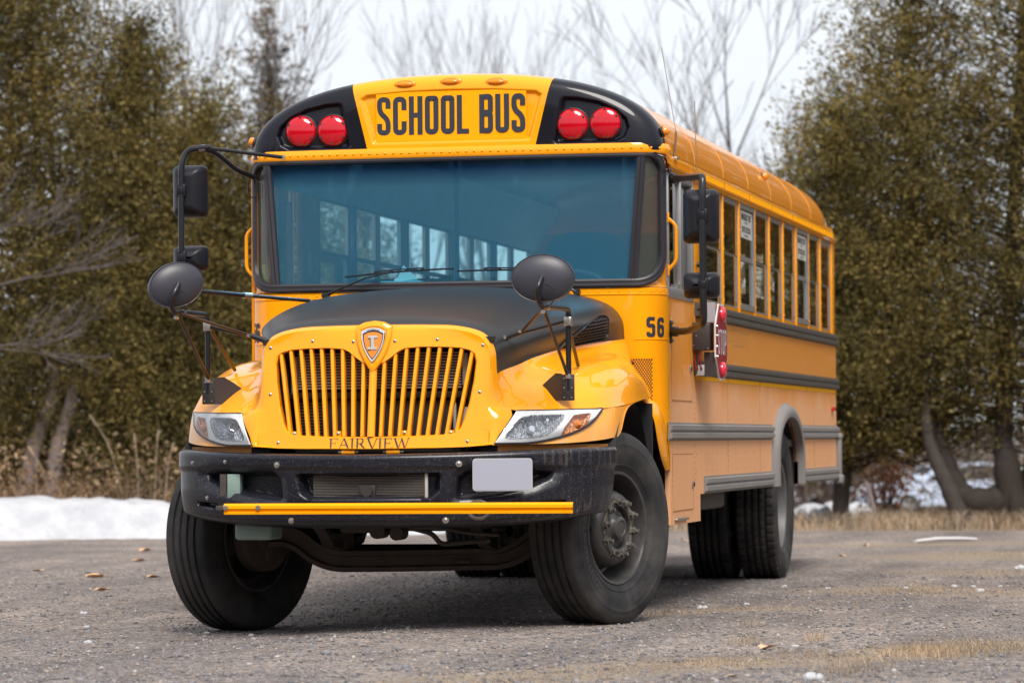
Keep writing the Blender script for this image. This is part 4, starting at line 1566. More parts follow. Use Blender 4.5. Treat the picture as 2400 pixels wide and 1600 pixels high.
for i in range(NB + 1):
    c = -1 + 2 * i / NB
    for j, (o, q) in enumerate(prof):
        inset = .0 + .085 * max(0, (1 - q)) ** 1.7      # ends slant inwards towards the bottom
        s = Ltot / 2 + c * (Ltot / 2 - inset * 1.0)
        p, n = BA(s)
        ax = abs(p.x)
        z0 = .545 + .040 * (ax / 1.1) ** 4; z1 = .918 + .032 * (ax / 1.19) ** 2
        z = z0 + (z1 - z0) * q
        # soft belly: lower half tucks under slightly
        oo = o - .035 * max(0, .45 - q) ** 1.5 * 2
        PB[i][j] = p + n * oo + Vector((0, 0, z)); NBm[i][j] = n
        XB[i, j] = p.x; ZBm[i, j] = z
dep = np.zeros_like(XB)
slot = [(-.385, .815), (-.36, .72), (-.32, .695), (.34, .695), (.385, .735), (.395, .815), (.38, .828), (-.36, .828)]
dep += .085 * (1 - sstep(sdf_poly(XB, ZBm, slot), -.024, .003))
for sg in (1, -1):
    pk = [(sg * a, b) for a, b in ((.465, .70), (.475, .80), (.52, .838), (.90, .838), (.955, .825), (.935, .79), (.84, .745), (.70, .712), (.56, .692), (.49, .688))]
    d = sdf_poly(XB, ZBm, pk)
    dep += .075 * (1 - sstep(d, -.026, .003)) + .018 * (1 - sstep(d, -.01, .045))
    dep += .05 * (1 - sstep(sdf_poly(XB, ZBm, [(sg * .86, .645), (sg * 1.0, .66), (sg * 1.0, .68), (sg * .86, .67)]), -.008, .003))
dep += .010 * sstep(ZBm, .86, .845) * (1 - sstep(ZBm, .70, .66) * 0)
mb = MB()
mb.grid([[PB[i][j] - NBm[i][j] * float(dep[i, j]) for j in range(len(prof))] for i in range(NB + 1)])
for x, z in ((.483, .872), (.80, .888), (1.02, .888), (.415, .586), (.93, .70)):
    for sg in (1, -1):
        if sg > 0 and x in (.80, .93, 1.02): continue
        # nearest grid point
        k = int(np.argmin((XB - sg * x) ** 2 + (ZBm - z) ** 2)); i, j = divmod(k, len(prof))
        c = PB[i][j] - NBm[i][j] * float(dep[i, j]); n = NBm[i][j]
        rr_ = .017 if x < .5 else .011
        mb.disc(c, n, rr_, .003, 14, 1); mb.disc(c + n * .003, n, rr_ * .6, .005, 6, 1, dome=.002)
bump_o = mb.build('bumper', [M['bumper'], M['steel']], bus, angle=50)
# things seen inside the openings
mb = MB()
for k in range(16):
    z = .700 + k * .0080
    mb.b2((-.29, -1.118 + 0, z), (.30, -1.112, z + .0035), 0)
mb.b2((.305, -1.125, .695), (.32, -1.11, .825), 1)
mb.tube([(.0, -1.112, .735), (.0, -1.15, .735)], .030, 16, 2)
mb.b2((-.045, -1.135, .705), (.045, -1.12, .765), 2, .004)
mb.build('oil_cooler', [M['core_dark'], M['core_light'], M['box_black']], bump_o)
mb = MB()
mb.b2((-.79, -1.0, .70), (-.72, -.93, .825), 0, .004)
mb.b2((-.835, -.98, .71), (-.80, -.92, .825), 1)
mb.build('washer_bottle', [M['white_plastic'], M['under']], bump_o)
# licence plate
mb = MB()
pl = rrect(-.150, .150, -.080, .080, .016, 5)
T = Matrix.Translation((.712, -1.115, .815)) @ Matrix.Rotation(R(9), 4, 'Z')
mb.prism(pl, 0, .004, lambda a, b, h: tuple(T @ Vector((a, -h, b))))
pl_o = mb.build('licence_plate', M['plate'], bus, smooth=False)
mb = MB()
pl2 = rrect(-.1535, .1535, -.0835, .0835, .018, 5)
mb.prism(pl2, -.002, .0025, lambda a, b, h: tuple(T @ Vector((a, -h, b))))
mb.build('plate_rim', M['decal'], pl_o, smooth=False)
# crossing arm
mb = MB()
x0, x1, ya = -.722, 1.112, -1.27
sec = [(0, .620), (-.018, .620), (-.020, .632), (-.012, .636), (-.018, .640), (-.026, .650), (-.026, .664), (-.018, .674), (0, .676)]
mb.grid([[(x, ya + d, z) for d, z in sec] for x in (x0, x1)])
for x in (x0, x1):
    mb.add([(x, ya + d, z) for d, z in sec], [tuple(range(len(sec)))])
arm = mb.build('crossing_arm', M['sign_yellow'], bus, angle=30)
mb = MB()
for x in (x0 + .012, x0 + .185):
    mb.disc((x, ya - .026, .655), (0, -1, 0), .013, .004, 12, 0); mb.disc((x, ya - .030, .655), (0, -1, 0), .008, .006, 6, 0)
mb.b2((x1, ya - .022, .622), (x1 + .004, ya, .674), 1)
mb.b2((x0 - .05, ya + .0, .64), (x0 + .02, ya + .12, .665), 2, .004)
mb.build('arm_fitting', [M['steel'], M['gasket'], M['under']], arm)
mb = MB()
ring_ = [(.60 + .055 * math.cos(R(a)), -1.18, .635 + .045 * math.sin(R(a))) for a in range(0, 361, 20)]
mb.tube(ring_, .010, 6)
mb.build('tow_shackle', M['axle'], bump_o)

# ---------------------------------------------------------------- wheels
def tyre_prof():
    P = [(.292, -.100), (.310, -.112), (.335, -.125), (.38, -.143), (.43, -.149), (.47, -.146), (.500, -.137), (.512, -.128)]
    P += [(.517, -.118)]
    g = [-.072, -.024, .024, .072]
    for c in g:
        P += [(.5195, c - .010), (.507, c - .007), (.507, c + .007), (.5195, c + .010)]
    P += [(.517, .118), (.512, .128), (.500, .137), (.47, .146), (.455, .1475), (.452, .149), (.446, .149), (.443, .1480), (.42, .149), (.38, .143), (.345, .129), (.343, .131), (.337, .129), (.334, .125), (.310, .112), (.292, .100)]
    return P
def sidewall_x(r):
    return float(np.interp(r, [.292, .335, .38, .43, .47, .5], [.100, .125, .143, .149, .146, .137]))
def wheel(root, T, front=True, lugs=False, mat='tyre', rimmat='rim', text=False, outx=1, inner=False):
    """local +X is the outboard side"""
    w = bpy.data.objects.new('wheel', None); COL.objects.link(w); w.parent = root
    mb = MB()
    mb.lathe(tyre_prof(), 96, 0, T, close=False)
    if lugs:
        for k in range(52):
            a = 2 * math.pi * k / 52
            for x0_, x1_ in ((-.128, -.082), (.082, .128), (-.060, -.034), (.034, .060), (-.012, .014)):
                aa = a + (.06 if abs(x0_) > .05 else 0)
                TT_ = T @ Matrix.Rotation(aa, 4, 'X')
                mb.box(((x0_ + x1_) / 2, 0, .5205), (abs(x1_ - x0_), .048, .012), 0, .002, TT_)
    ty = mb.build('tyre', M[mat], w, angle=32)
    if text:
        letm = simple('raised_rubber', (.050, .047, .045), .6, var=.3, nscale=20)
        def arc(txt, r0, deg, size, sx_=1.0, sp=1.0):
            def mp(a, b, k):
                rr_ = r0 + b
                th_ = R(deg) - a / r0
                return tuple(T @ Vector((sidewall_x(rr_) + .0022, rr_ * math.cos(th_ - math.pi / 2) * 1.0, rr_ * math.sin(th_ - math.pi / 2))))
            mb = MB()
            font_mesh(mb, txt, size, mp, sx=sx_, bold=size * .01, space=sp)
            mb.build('sidewall_lettering', letm, w)
        # angles measured so that text reads round the sidewall as seen from outside
        arc2 = arc
        arc2('CONTINENTAL', .375, 290, .056, 1.1, 1.15)
        arc2('11R 22.5', .435, 88, .036, 1.1, 1.1)
        arc2('CONTI HYBRID', .385, 30, .042, 1.0, 1.1)
    mb = MB()
    if front:
        mb.lathe([(.300, .098), (.309, .108), (.303, .115), (.290, .112), (.283, .095), (.280, .06), (.268, .02), (.255, -.035), (.24, -.04), (.225, -.02), (.215, .02), (.205, .065), (.190, .098), (.172, .112), (.125, .116), (.118, .112), (.112, .085), (.075, .080), (.0, .080)], 72, 0, T)
        mb.lathe([(.30, -.098), (.309, -.108), (.29, -.112), (.27, -.03), (.255, -.035)], 60, 0, T)
        rm = mb.build('rim', M[rimmat], w, angle=40)
        mb = MB()
        for a in (100, 280):
            TT_ = T @ Matrix.Rotation(R(a - 10), 4, 'X')
            c = [(.0, 0, 0)]
            # hand hole: dark oval on the cone
            pts = []
            for k in range(20):
                t = 2 * math.pi * k / 20
                rr_ = .2165 + .014 * math.sin(t); th_ = .13 * math.cos(t)
                xx = float(np.interp(rr_, [.190, .205, .215, .225], [.098, .065, .02, -.02])) + .004
                pts.append((xx, rr_ * math.sin(th_), rr_ * math.cos(th_)))
            mb.add(pts, [tuple(range(20))], 0, TT_)
        mb.build('hand_hole', M['dark'], w)
        for k in range(10):
            mb = MB()
            TT_ = T @ Matrix.Rotation(R(36 * k + 10), 4, 'X')
            mb.lathe([(.030, .114), (.030, .119), (.022, .121), (.0215, .138), (.012, .141), (.011, .160), (.0, .162)], 6, 0, TT_ @ Matrix.Translation((0, 0, .1425)))
            mb.build('lug_nut', M['mud'], w, angle=30)
        mb = MB()
        mb.lathe([(.108, .085), (.104, .094), (.088, .098), (.078, .100), (.066, .112), (.060, .132), (.052, .137), (.040, .138), (.036, .134), (.0, .134)], 40, 0, T)
        mb.lathe([(.155, .1165), (.145, .119), (.128, .1185), (.120, .116)], 40, 1, T)
        mb.build('hub', [M['rim'], M['mud']], w)
    else:
        q = -1 if inner else 1
        mb.lathe([(.300, q * .098), (.309, q * .108), (.303, q * .115), (.290, q * .110), (.280, q * .08), (.272, q * .02), (.262, q * -.05), (.245, q * -.085), (.20, q * -.098), (.16, q * -.075), (.11, q * -.07), (.0, q * -.07)], 72, 0, T)
        rm = mb.build('rim', M[rimmat], w, angle=40)
        if not inner:
            mb = MB()
            mb.lathe([(.105, -.07), (.10, .0), (.09, .03), (.085, .035), (.0, .037)], 36, 0, T)
            for k in range(10):
                TT_ = T @ Matrix.Rotation(R(36 * k), 4, 'X')
                mb.lathe([(.021, -.07), (.019, -.04), (.0, -.038)], 6, 0, TT_ @ Matrix.Translation((0, 0, .142)))
            mb.build('hub', M['rim_grey'], w, angle=30)
    return w
STEER = R(-21)
ctr = (0.90, 0.0)
# driver side
T = Matrix.Translation((.90, 0, .515)) @ Matrix.Rotation(STEER, 4, 'Z') @ Matrix.Translation((.125, 0, 0))
wheel(bus, T, True, text=True)
T = Matrix.Translation((-.90, 0, .515 - .043)) @ Matrix.Rotation(STEER + math.pi, 4, 'Z') @ Matrix.Translation((.125, 0, 0))
wheel(bus, T, True)
RY = 6.20
for sg, dz in ((1, 0.0), (-1, 0.012)):
    for k, xx in enumerate((1.045, .705)):
        T = Matrix.Translation((sg * xx, RY, .515 + dz)) @ Matrix.Rotation(0 if sg > 0 else math.pi, 4, 'Z')
        wheel(bus, T, False, lugs=True, mat='tyre', rimmat='rim_grey', inner=(k == 1))

# ---------------------------------------------------------------- front axle and under-engine clutter
mb = MB()
def ibeam(P, h, w_, mi=0):
    G = []
    for i, p in enumerate(P):
        x, z = p
        pts = [(-w_ / 2, -h / 2), (w_ / 2, -h / 2), (w_ / 2, -h / 2 + .025), (.012, -h / 2 + .032), (.012, h / 2 - .032), (w_ / 2, h / 2 - .025), (w_ / 2, h / 2), (-w_ / 2, h / 2), (-w_ / 2, h / 2 - .025), (-.012, h / 2 - .032), (-.012, -h / 2 + .032), (-w_ / 2, -h / 2 + .025)]
        a = P[max(0, i - 1)]; b = P[min(len(P) - 1, i + 1)]
        d = Vector((b[0] - a[0], b[1] - a[1])).normalized()
        n = Vector((-d.y, d.x))
        row = [(x + n.x * q, yy, z + n.y * q) for yy, q in pts]
        G.append(row + [row[0]])
    mb.grid(G, mi)
ax = catmull([(-.86, .47, 0), (-.76, .475, 0), (-.67, .445, 0), (-.57, .375, 0), (-.46, .338, 0), (-.30, .335, 0), (0, .338, 0), (.30, .345, 0), (.46, .350, 0), (.57, .39, 0), (.67, .46, 0), (.76, .49, 0), (.86, .49, 0)], 5)
ibeam([(p.x, p.y) for p in ax], .115, .10)
mb.b2((.22, -.056, .32), (.30, -.049, .345), 0, .004)
# kingpin ends, steering arms, drums
for sg, dz in ((1, 0), (-1, -.03)):
    mb.tube([(sg * .88, 0, .36 + dz), (sg * .88, 0, .64 + dz)], .055, 14)
    T2 = Matrix.Translation((sg * .90, 0, .515 + dz)) @ Matrix.Rotation(STEER + (0 if sg > 0 else math.pi), 4, 'Z')
    mb.lathe([(.0, -.06), (.205, -.055), (.208, .03), (.19, .05), (.15, .06), (.0, .06)], 40, 0, T2)
    mb.lathe([(.0, -.075), (.09, -.07), (.1, -.05)], 24, 0, T2)
    mb.tube([(sg * .86, .05, .42), (sg * .74, .22, .40)], .025, 8)
mb.tube([(-.74, .22, .40), (.74, .22, .40)], .022, 10)
mb.build('front_axle', M['axle'], bus)
for sg in (1, -1):
    mb = MB()
    for k in range(4):   # leaf springs
        mb.tube([(sg * .43, -.72 + k * .08, .60 - k * .02), (sg * .43, -.3, .47 - k * .014), (sg * .43, 0, .43 - k * .012), (sg * .43, .35, .47 - k * .014), (sg * .43, .75 - k * .08, .60 - k * .02)], .035, 6, flat=.2)
    mb.b2((sg * .43 - .045, -.08, .40), (sg * .43 + .045, .08, .49), 0, .006)
    mb.tube([(sg * .55, .05, .46), (sg * .55, .12, .80)], .035, 10)
    mb.build('leaf_spring', M['under'], bus)
mb = MB()
mb.b2((-.28, -.55, .62), (.30, .75, 1.1), 0, .03)
mb.b2((-.20, -.10, .50), (.22, .60, .64), 0, .03)
mb.b2((-.33, -.45, .50), (-.02, -.25, .66), 0, .02)
mb.tube([(-.08, -.62, .515), (-.08, -.48, .515)], .042, 14)
mb.tube([(.02, -.60, .500), (.02, -.46, .500)], .036, 14)
mb.tube(fillet([(.08, -.52, .53), (.20, -.52, .50), (.24, -.50, .44), (.34, -.48, .45), (.5, -.45, .46)], .05), .014, 8)
mb.tube(fillet([(.12, -.60, .535), (.26, -.58, .53), (.40, -.52, .50), (.55, -.48, .49)], .05), .010, 8)
mb.tube(fillet([(-.9, .3, .55), (-.5, .1, .56), (-.2, 0, .54)], .05), .012, 8)
for x in (-.62, .62):
    mb.b2((x - .12, -.70, .60), (x + .12, -.35, .82), 0, .02)
mb.b2((-.60, -.75, .575), (.60, -.66, .66), 0, .01)
mb.b2((-.16, .7, .48), (.16, 1.8, .80), 0, .04)
mb.tube([(0, 1.8, .60), (0, 6.0, .55)], .05, 12)
mb.tube([(.25, 1.2, .50), (.30, 3.4, .50)], .07, 12)
mb.tube([(.30, 3.4, .50), (.30, 5.2, .50)], .12, 14)
mb.b2((-.35, RY - .12, .34), (.35, RY + .12, .72), 0, .05)
mb.tube([(-.9, RY, .515), (.9, RY, .515)], .07, 14)
for y in (2.3, 2.45, 2.65):
    mb.tube([(1.0, y, .66), (1.02, y + .02, .52), (1.0, y + .06, .48)], .018, 8)
mb.b2((.72, 2.2, .55), (1.15, 3.6, .92), 0, .03)
mb.b2((-1.15, 2.4, .45), (-.65, 4.2, .92), 0, .03)
mb.build('drivetrain', M['under'], bus)
mb = MB()
mb.b2((-.80, -.84, .475), (-.60, -.60, .60), 0, .02)
mb.build('coolant_tank', M['white_plastic'], bus)
mb = MB()
for x, z in ((-.38, .60), (.38, .60)):
    mb.b2((x - .05, -1.06, z - .04), (x + .05, -.72, z + .10), 0, .006)
mb.build('bumper_bracket', M['under'], bus)

# ---------------------------------------------------------------- rectangular side mirrors
def mirror_side(sg, dz):
    root = bpy.data.objects.new('side_mirror', None); COL.objects.link(root); root.parent = bus
    tx, ty = sg * 1.505, .515
    zt = 2.408 + dz; zb_ = 1.625 + dz
    mb = MB()
    if sg > 0:
        P = fillet([(1.225, 1.09, 2.475), (1.32, .98, 2.470), (tx, ty + .02, zt + .035), (tx, ty, zt - .05), (tx, ty, 1.76), (tx, ty + .02, 1.625), (1.34, .98, 1.600), (1.225, 1.09, 1.602)], .09, 8)
        mb.tube(P, .020, 14)
    else:
        P = fillet([(tx, ty, 2.08), (tx, ty, zt - .04), (tx + .03, ty + .02, zt + .055), (tx + .17, ty + .03, zt + .065)], .09, 8)
        mb.tube(P, .018, 14)
        P = fillet([(tx + .14, ty + .03, zt + .062), (-1.30, .60, zt + .060), (-1.10, .78, zt + .040), (-.98, .835, zt + .045)], .03, 6)
        mb.tube([(tx + .13, ty + .03, zt + .062), (-.985, .825, 2.632)], .011, 10)
        P = fillet([(tx + .12, ty + .03, zt + .055), (-1.34, .62, zt + .045), (-1.25, .80, zt - .055), (-1.19, .95, zt - .085)], .05, 6)
        mb.tube(P, .016, 12)
        mb.disc((-.985, .822, 2.632), (0, -1, 0), .014, .01, 10, 1)
        mb.tube([(tx + .10, ty + .028, zt + .058), (tx + .135, ty + .03, zt + .062)], .020, 12, 1)
    mb.build('mirror_arm', [M['tube_black'], M['steel']], root)
    if sg > 0:
        mb = MB()
        for z in (2.475, 1.602):
            mb.b2((1.222, 1.075, z - .065), (1.232, 1.11, z + .065), 0, .003)
            mb.b2((1.232, 1.06, z - .028), (1.268, 1.12, z + .028), 0, .006)
            for q in (-.052, .052):
                mb.disc((1.232, 1.092, z + q), (1, -.3, 0), .009, .010, 6, 1)
        mb.build('arm_bracket', [M['tube_black'], M['steel']], root)
    def head(zc_, hw, hh_, xo, rr_):
        mb = MB()
        cx = sg * (1.505 + xo) ; cy = ty + .075
        rings = []
        for k, d, ins in ((0, .045, .0), (1, .025, .0), (2, -.01, .006), (3, -.045, .030), (4, -.062, .055), (5, -.066, .075)):
            hw2, hh2 = hw - ins, hh_ - ins * .9
            r2 = max(.01, rr_ - ins * .5)
            rings.append([(cx + a, cy + d, zc_ + b) for a, b in rrect(-hw2, hw2, -hh2, hh2, r2, 6)])
        G = [r + [r[0]] for r in rings]
        mb.grid(G)
        mb.add(rings[-1], [tuple(range(len(rings[-1])))])
        mb.add([(x, y - .004, z) for x, y, z in rings[0]], [tuple(range(len(rings[0])))], 1)
        mb.b2((tx - .028, ty - .012, zc_ - .038), (tx + .028, ty + .03, zc_ + .038), 0, .008)
        mb.b2((tx - .016, ty - .0205, zc_ - .022), (tx + .016, ty - .010, zc_ + .022), 0, .004)
        mb.build('mirror_head', [M['mirror_black'], M['chrome']], root, angle=50)
    xo = -.025
    head(2.226 + dz, .100, .150, xo, .032)
    head(1.842 + dz, .100, .072, xo, .028)
    return root
m1 = mirror_side(1, 0.0)
m2 = mirror_side(-1, .205)

# ---------------------------------------------------------------- oval cross-view mirrors on the fenders
for sg in (1, -1):
    root = bpy.data.objects.new('crossview_mirror', None); COL.objects.link(root); root.parent = bus
    c = Vector((sg * .968, -1.30, 1.808))
    ax_ = Vector((sg * .10 + (.0 if sg > 0 else .0), -1, .05)).normalized()
    if sg < 0: ax_ = Vector((.62, -1, .02)).normalized()
    else: ax_ = Vector((.10, -1, .02)).normalized()
    up = Vector((0, 0, 1)); rt = up.cross(ax_).normalized(); up = ax_.cross(rt)
    A_, B_ = (.163, .123) if sg > 0 else (.150, .116)
    tilt = R(0 if sg > 0 else -18)
    mb = MB()
    rings = []
    for k, d in ((1.0, -.03), (1.0, .0), (.985, .010), (.955, .008), (.93, .012), (.75, .026), (.5, .036), (.25, .040), (.01, .041)):
        row = []
        for q in range(48):
            a = 2 * math.pi * q / 48
            ex, ez = A_ * k * math.cos(a), B_ * k * math.sin(a)
            ex, ez = ex * math.cos(tilt) + ez * math.sin(tilt), -ex * math.sin(tilt) + ez * math.cos(tilt)
            row.append(c + rt * ex + up * ez + ax_ * d)
        rings.append(row)
    mb.grid([r + [r[0]] for r in rings])
    mb.build('mirror_shell', M['oval_black'], root, angle=60)
    mb = MB()
    rings = []
    for k, d in ((.97, -.03), (.8, -.055), (.5, -.085), (.2, -.1), (.01, -.102)):
        rings.append([c + rt * (A_ * k * math.cos(2 * math.pi * q / 48)) + up * (B_ * k * math.sin(2 * math.pi * q / 48)) + ax_ * d for q in range(48)])
    mb.grid([r + [r[0]] for r in rings])
    mb.build('mirror_glass', M['chrome'], root, angle=60)
    mb = MB()
    for dx, dz in ((-.07, -.012), (-.07, -.030), (.055, -.012), (.055, -.030), (.018, .0)):
        p = c + rt * dx + up * dz + ax_ * .024
        mb.disc(p, ax_, .0045, .006, 8)
    p0 = c + ax_ * .05
    mb.tube([c + ax_ * .02, p0], .012, 10)
    mb.disc(p0 - up * .0, ax_, .010, .008, 6)
    mb.build('mirror_screw', M['chrome'], root)
    # hook arm
    J = Vector((sg * .968, -1.262, 1.668))
    mb = MB()
    P = fillet([p0 + Vector((0, 0, .004)), p0 + Vector((-.012, -.045, -.05)), J + Vector((-sg * .0 - .012, -.10, .03)), J + Vector((0, -.06, -.01)), J], .05, 6)
    mb.tube(P, .013, 12)
    post = Vector((sg * .981, -.705, 1.64))
    P = fillet([J, Vector((sg * .985, -.74, 1.672)), Vector((sg * .983, -.705, 1.655)), Vector((sg * .981, -.705, 1.55)), Vector((sg * .981, -.70, 1.25))], .04, 6)
    mb.tube(P, .0145, 12)
    inner = Vector((sg * .650, -.735, 1.528))
    mb.tube([Vector((sg * .968, -.71, 1.612)), inner.lerp(post, .18)], .011, 10)
    mb.tube([inner.lerp(post, .25), inner], .015, 10)
    mb.b2((inner.x - .02, inner.y - .012, inner.z - .014), (inner.x + .02, inner.y + .012, inner.z + .014), 0, .005)
    mb.b2((sg * .981 - .020, -.728, 1.585), (sg * .981 + .020, -.690, 1.632), 1, .004)
    mb.tube([(sg * .981, -.704, 1.31), (sg * .981, -.704, 1.335)], .0185, 10, 1)
    mb.tube([J + Vector((0, .045, 0)), J + Vector((0, .09, .0))], .0165, 10, 1)
    mb.disc(inner + Vector((0, -.012, 0)), (0, -1, 0), .010, .006, 10, 1)
    mb.disc(J + Vector((0, -.02, -.03)), (0, -1, 0), .010, .04, 8, 1)
    mb.disc(inner.lerp(post, .26) + Vector((0, -.02, 0)), (0, -1, 0), .008, .03, 8, 1)
    mb.build('mirror_post', [M['tube_black'], M['steel']], root, angle=45)
    mb = MB()
    mb.tube([J + Vector((0, 0, -.005)), inner.lerp(post, .26)], .0085, 8)
    mb.tube([J + Vector((0, .01, -.03)), Vector((sg * .975, -.715, 1.335))], .0095, 8)
    mb.tube([Vector((sg * .975, -.69, 1.60)), Vector((sg * .953, -.293, 1.385))], .0100, 8)
    mb.build('brace_rod', M['brown_rod'], root)
    # gusset plate on fender
    mb = MB()
    y_ = -.68
    half = [(.985, 1.198), (.995, 1.285), (.975, 1.305), (.90, 1.305), (.865, 1.30), (.795, 1.225), (.90, 1.198)] if False else None
    P = [(sg * 1.012, 1.200), (sg * 1.012, 1.293), (sg * .95, 1.310), (sg * .90, 1.300), (sg * .868, 1.280), (sg * .788, 1.235 if sg > 0 else 1.235), (sg * .86, 1.198)]
    # L-shaped: front face strip and a side wing
    mb.b2((sg * .945, -.712, 1.195), (sg * 1.012, -.700, 1.332), 0, .003)
    wing = [(sg * .945, -.706, 1.195), (sg * .945, -.706, 1.336), (sg * .905, -.665, 1.340), (sg * .868, -.64, 1.315), (sg * .800, -.60, 1.262), (sg * .855, -.645, 1.225), (sg * .895, -.68, 1.195)]
    w2 = [(a, b + .006, c_) for a, b, c_ in wing]
    n7 = len(wing)
    mb.add(wing + w2, [tuple(range(n7)), tuple(range(2 * n7 - 1, n7 - 1, -1))] + [(i, (i + 1) % n7, n7 + (i + 1) % n7, n7 + i) for i in range(n7)])
    for z in (1.212, 1.262, 1.312):
        for xx in (.958, .998):
            mb.disc((sg * xx, -.712, z), (0, -1, 0), .0042, .003, 8, 1)
    mb.build('mirror_bracket', [M['box_black'], M['steel']], root, angle=35)
    # adjustment cable loop
    mb = MB()
    pts = [c + ax_ * .03 + up * -.035 + rt * .02 + Vector((.05 * math.sin(a) * 1.0 * 1, -.03, -.055 * (1 - math.cos(a)))) for a in [i * math.pi / 8 for i in range(13)]]
    mb.tube(pts, .003, 6)
    mb.build('cable', M['tube_black'], root)
# long stay from the left oval mirror to the cowl
mb = MB()
mb.tube([(-1.0, -1.06, 1.80), (-1.02, -.70, 1.815)], .010, 10)
mb.build('mirror_stay', M['tube_black'], bus)
mb = MB()
mb.tube([(-1.36, .20, 1.845), (-1.12, .52, 1.825)], .014, 10)
mb.tube([(-1.12, .52, 1.825), (-.83, .84, 1.802)], .0105, 10)
mb.tube([(-1.135, .50, 1.826), (-1.10, .545, 1.824)], .018, 10, 1)
mb.disc((-.83, .838, 1.802), (0, -1, 0), .012, .012, 10, 1)
mb.build('mirror_stay', [M['tube_black'], M['steel']], bus)

# ---------------------------------------------------------------- grab handles
for sg in (1, -1):
    mb = MB()
    x = sg * 1.226
    P = fillet([(x, 1.035, 2.245), (x + sg * .045, 1.035, 2.205), (x + sg * .045, 1.035, 2.00), (x, 1.035, 1.955)], .03, 5)
    mb.tube(P, .0105, 10)
    for z in (2.25, 1.95):
        mb.b2((x - .004, 1.025, z - .03), (x + .006, 1.045, z + .03), 0, .003)
    mb.build('grab_handle', M['yellow'], bus)

# ---------------------------------------------------------------- wipers
for (px_, tip, a0, a1) in ((-.735, -.34, (-.62, 1.935), (.02, 1.972)), (.735, .40, (.04, 1.957), (.62, 1.948))):
    root = bpy.data.objects.new('wiper', None); COL.objects.link(root); root.parent = bus
    mb = MB()
    yy = .805
    mb.tube([(px_, .84, 1.826), (px_, .79, 1.828)], .020, 12)
    ex = (a0[0] + a1[0]) / 2 - (.06 if px_ < 0 else -.04); ez = (a0[1] + a1[1]) / 2
    mb.tube([(px_, yy, 1.828), (px_ + (ex - px_) * .28, yy - .006, 1.828 + (ez - 1.828) * .36)], [.017, .013], 8, flat=.6)
    mb.tube([(px_ + (ex - px_) * .27, yy - .006, 1.828 + (ez - 1.828) * .35), (px_ + (ex - px_) * .65, yy - .012, 1.828 + (ez - 1.828) * .78), (ex, yy + .006, ez)], [.010, .008, .007], 8, flat=.6)
    mb.build('wiper_arm', M['wiper'], root)
    mb = MB()
    N = 14
    L = [(a0[0] + (a1[0] - a0[0]) * i / N, yy + .016, a0[1] + (a1[1] - a0[1]) * i / N + .006 * math.sin(math.pi * i / N)) for i in range(N + 1)]
    mb.tube(L, .0055, 6)
    mb.tube([(p[0], p[1] - .008, p[2] + .012) for p in L[4:11]], .004, 6)
    for i in (4, 6, 8, 10):
        mb.b2((L[i][0] - .01, yy + .004, L[i][2] - .004), (L[i][0] + .01, yy + .016, L[i][2] + .014))
    mb.build('wiper_blade', M['wiper'], root)

# ---------------------------------------------------------------- stop arm
sa = bpy.data.objects.new('stop_arm', None); COL.objects.link(sa); sa.parent = bus
mb = MB()
mb.b2((1.222, 1.90, 1.515), (1.325, 2.06, 1.680), 0, .004)
for x, z in ((1.228, 1.645), (1.245, 1.60), (1.228, 1.545), (1.315, 1.665), (1.315, 1.525)):
    mb.disc((x, 1.90, z), (0, -1, 0), .0045, .003, 6, 1)
mb.build('control_box', [M['box_black'], M['steel']], sa)
mb = MB()
mb.b2((1.275, 1.965, 1.683), (1.350, 1.972, 1.800), 0)
mb.build('wind_guard', M['grey_plate'], sa)
mb = MB()
mb.b2((1.283, 1.945, 1.358), (1.350, 1.952, 1.505), 0)
mb.b2((1.222, 1.93, 1.370), (1.245, 2.05, 1.46), 0, .01)
mb.build('lower_guard', M['box_black'], sa)
mb = MB()
random.seed(3)
for k in range(5):
    x = 1.235 + k * .009
    mb.tube([(x, 1.93, 1.53), (x + random.uniform(-.01, .01), 1.925, 1.47), (x + random.uniform(-.015, .015), 1.93, 1.40)], .003, 5, k % 2)
mb.b2((1.232, 1.935, 1.365), (1.285, 1.955, 1.43), 2, .004)
mb.build('wiring', [simple('red_wire', (.3, .02, .02), .5), M['dark'], M['grey_plate']], sa)
mb = MB()
cy_, cz_ = 2.145, 1.567
Ro = .228 / math.cos(R(22.5))
X_ = 1.358
def oct_(k): return [(cy_ + Ro * k * math.cos(R(22.5 + 45 * i)), cz_ + Ro * k * math.sin(R(22.5 + 45 * i))) for i in range(8)]
mb.prism(oct_(1.0), X_ - .008, X_, lambda a, b, h: (h, a, b), 0)
mb.prism(oct_(.945), X_, X_ + .0015, lambda a, b, h: (h, a, b), 1)
ss = mb.build('stop_sign', [M['white'], M['red_sign']], sa, smooth=False)
mb = MB()
hh = .150
wd = {'*': .44}
tw = text_width('STOP', wd, .14) * hh
kx = .310 / tw
write(mb, 'STOP', wd, .13, .12, .14, lambda u, v, k: (X_ + .0025 + .0003 * k, cy_ - .145 + u * hh * kx, cz_ - hh / 2 + v * hh))
mb.build('sign_lettering', M['white'], sa, smooth=False)
for dz in (.165, -.165):
    mb = MB()
    pr = [(.047, .0), (.047, .008), (.042, .020), (.026, .028), (.0, .030)]
    mb.lathe(pr, 28, 0, Matrix.Translation((X_ + .001, cy_, cz_ + dz)))
    mb.build('stop_lamp', M['pink_lens'], sa, angle=50)
mb = MB()
for z in (-.09, -.03, .035, .09):
    mb.disc((X_ + .001, cy_ - .205, cz_ + z), (1, 0, 0), .007, .008, 8, 0, dome=.004)
mb.build('sign_bolt', M['chrome'], sa)
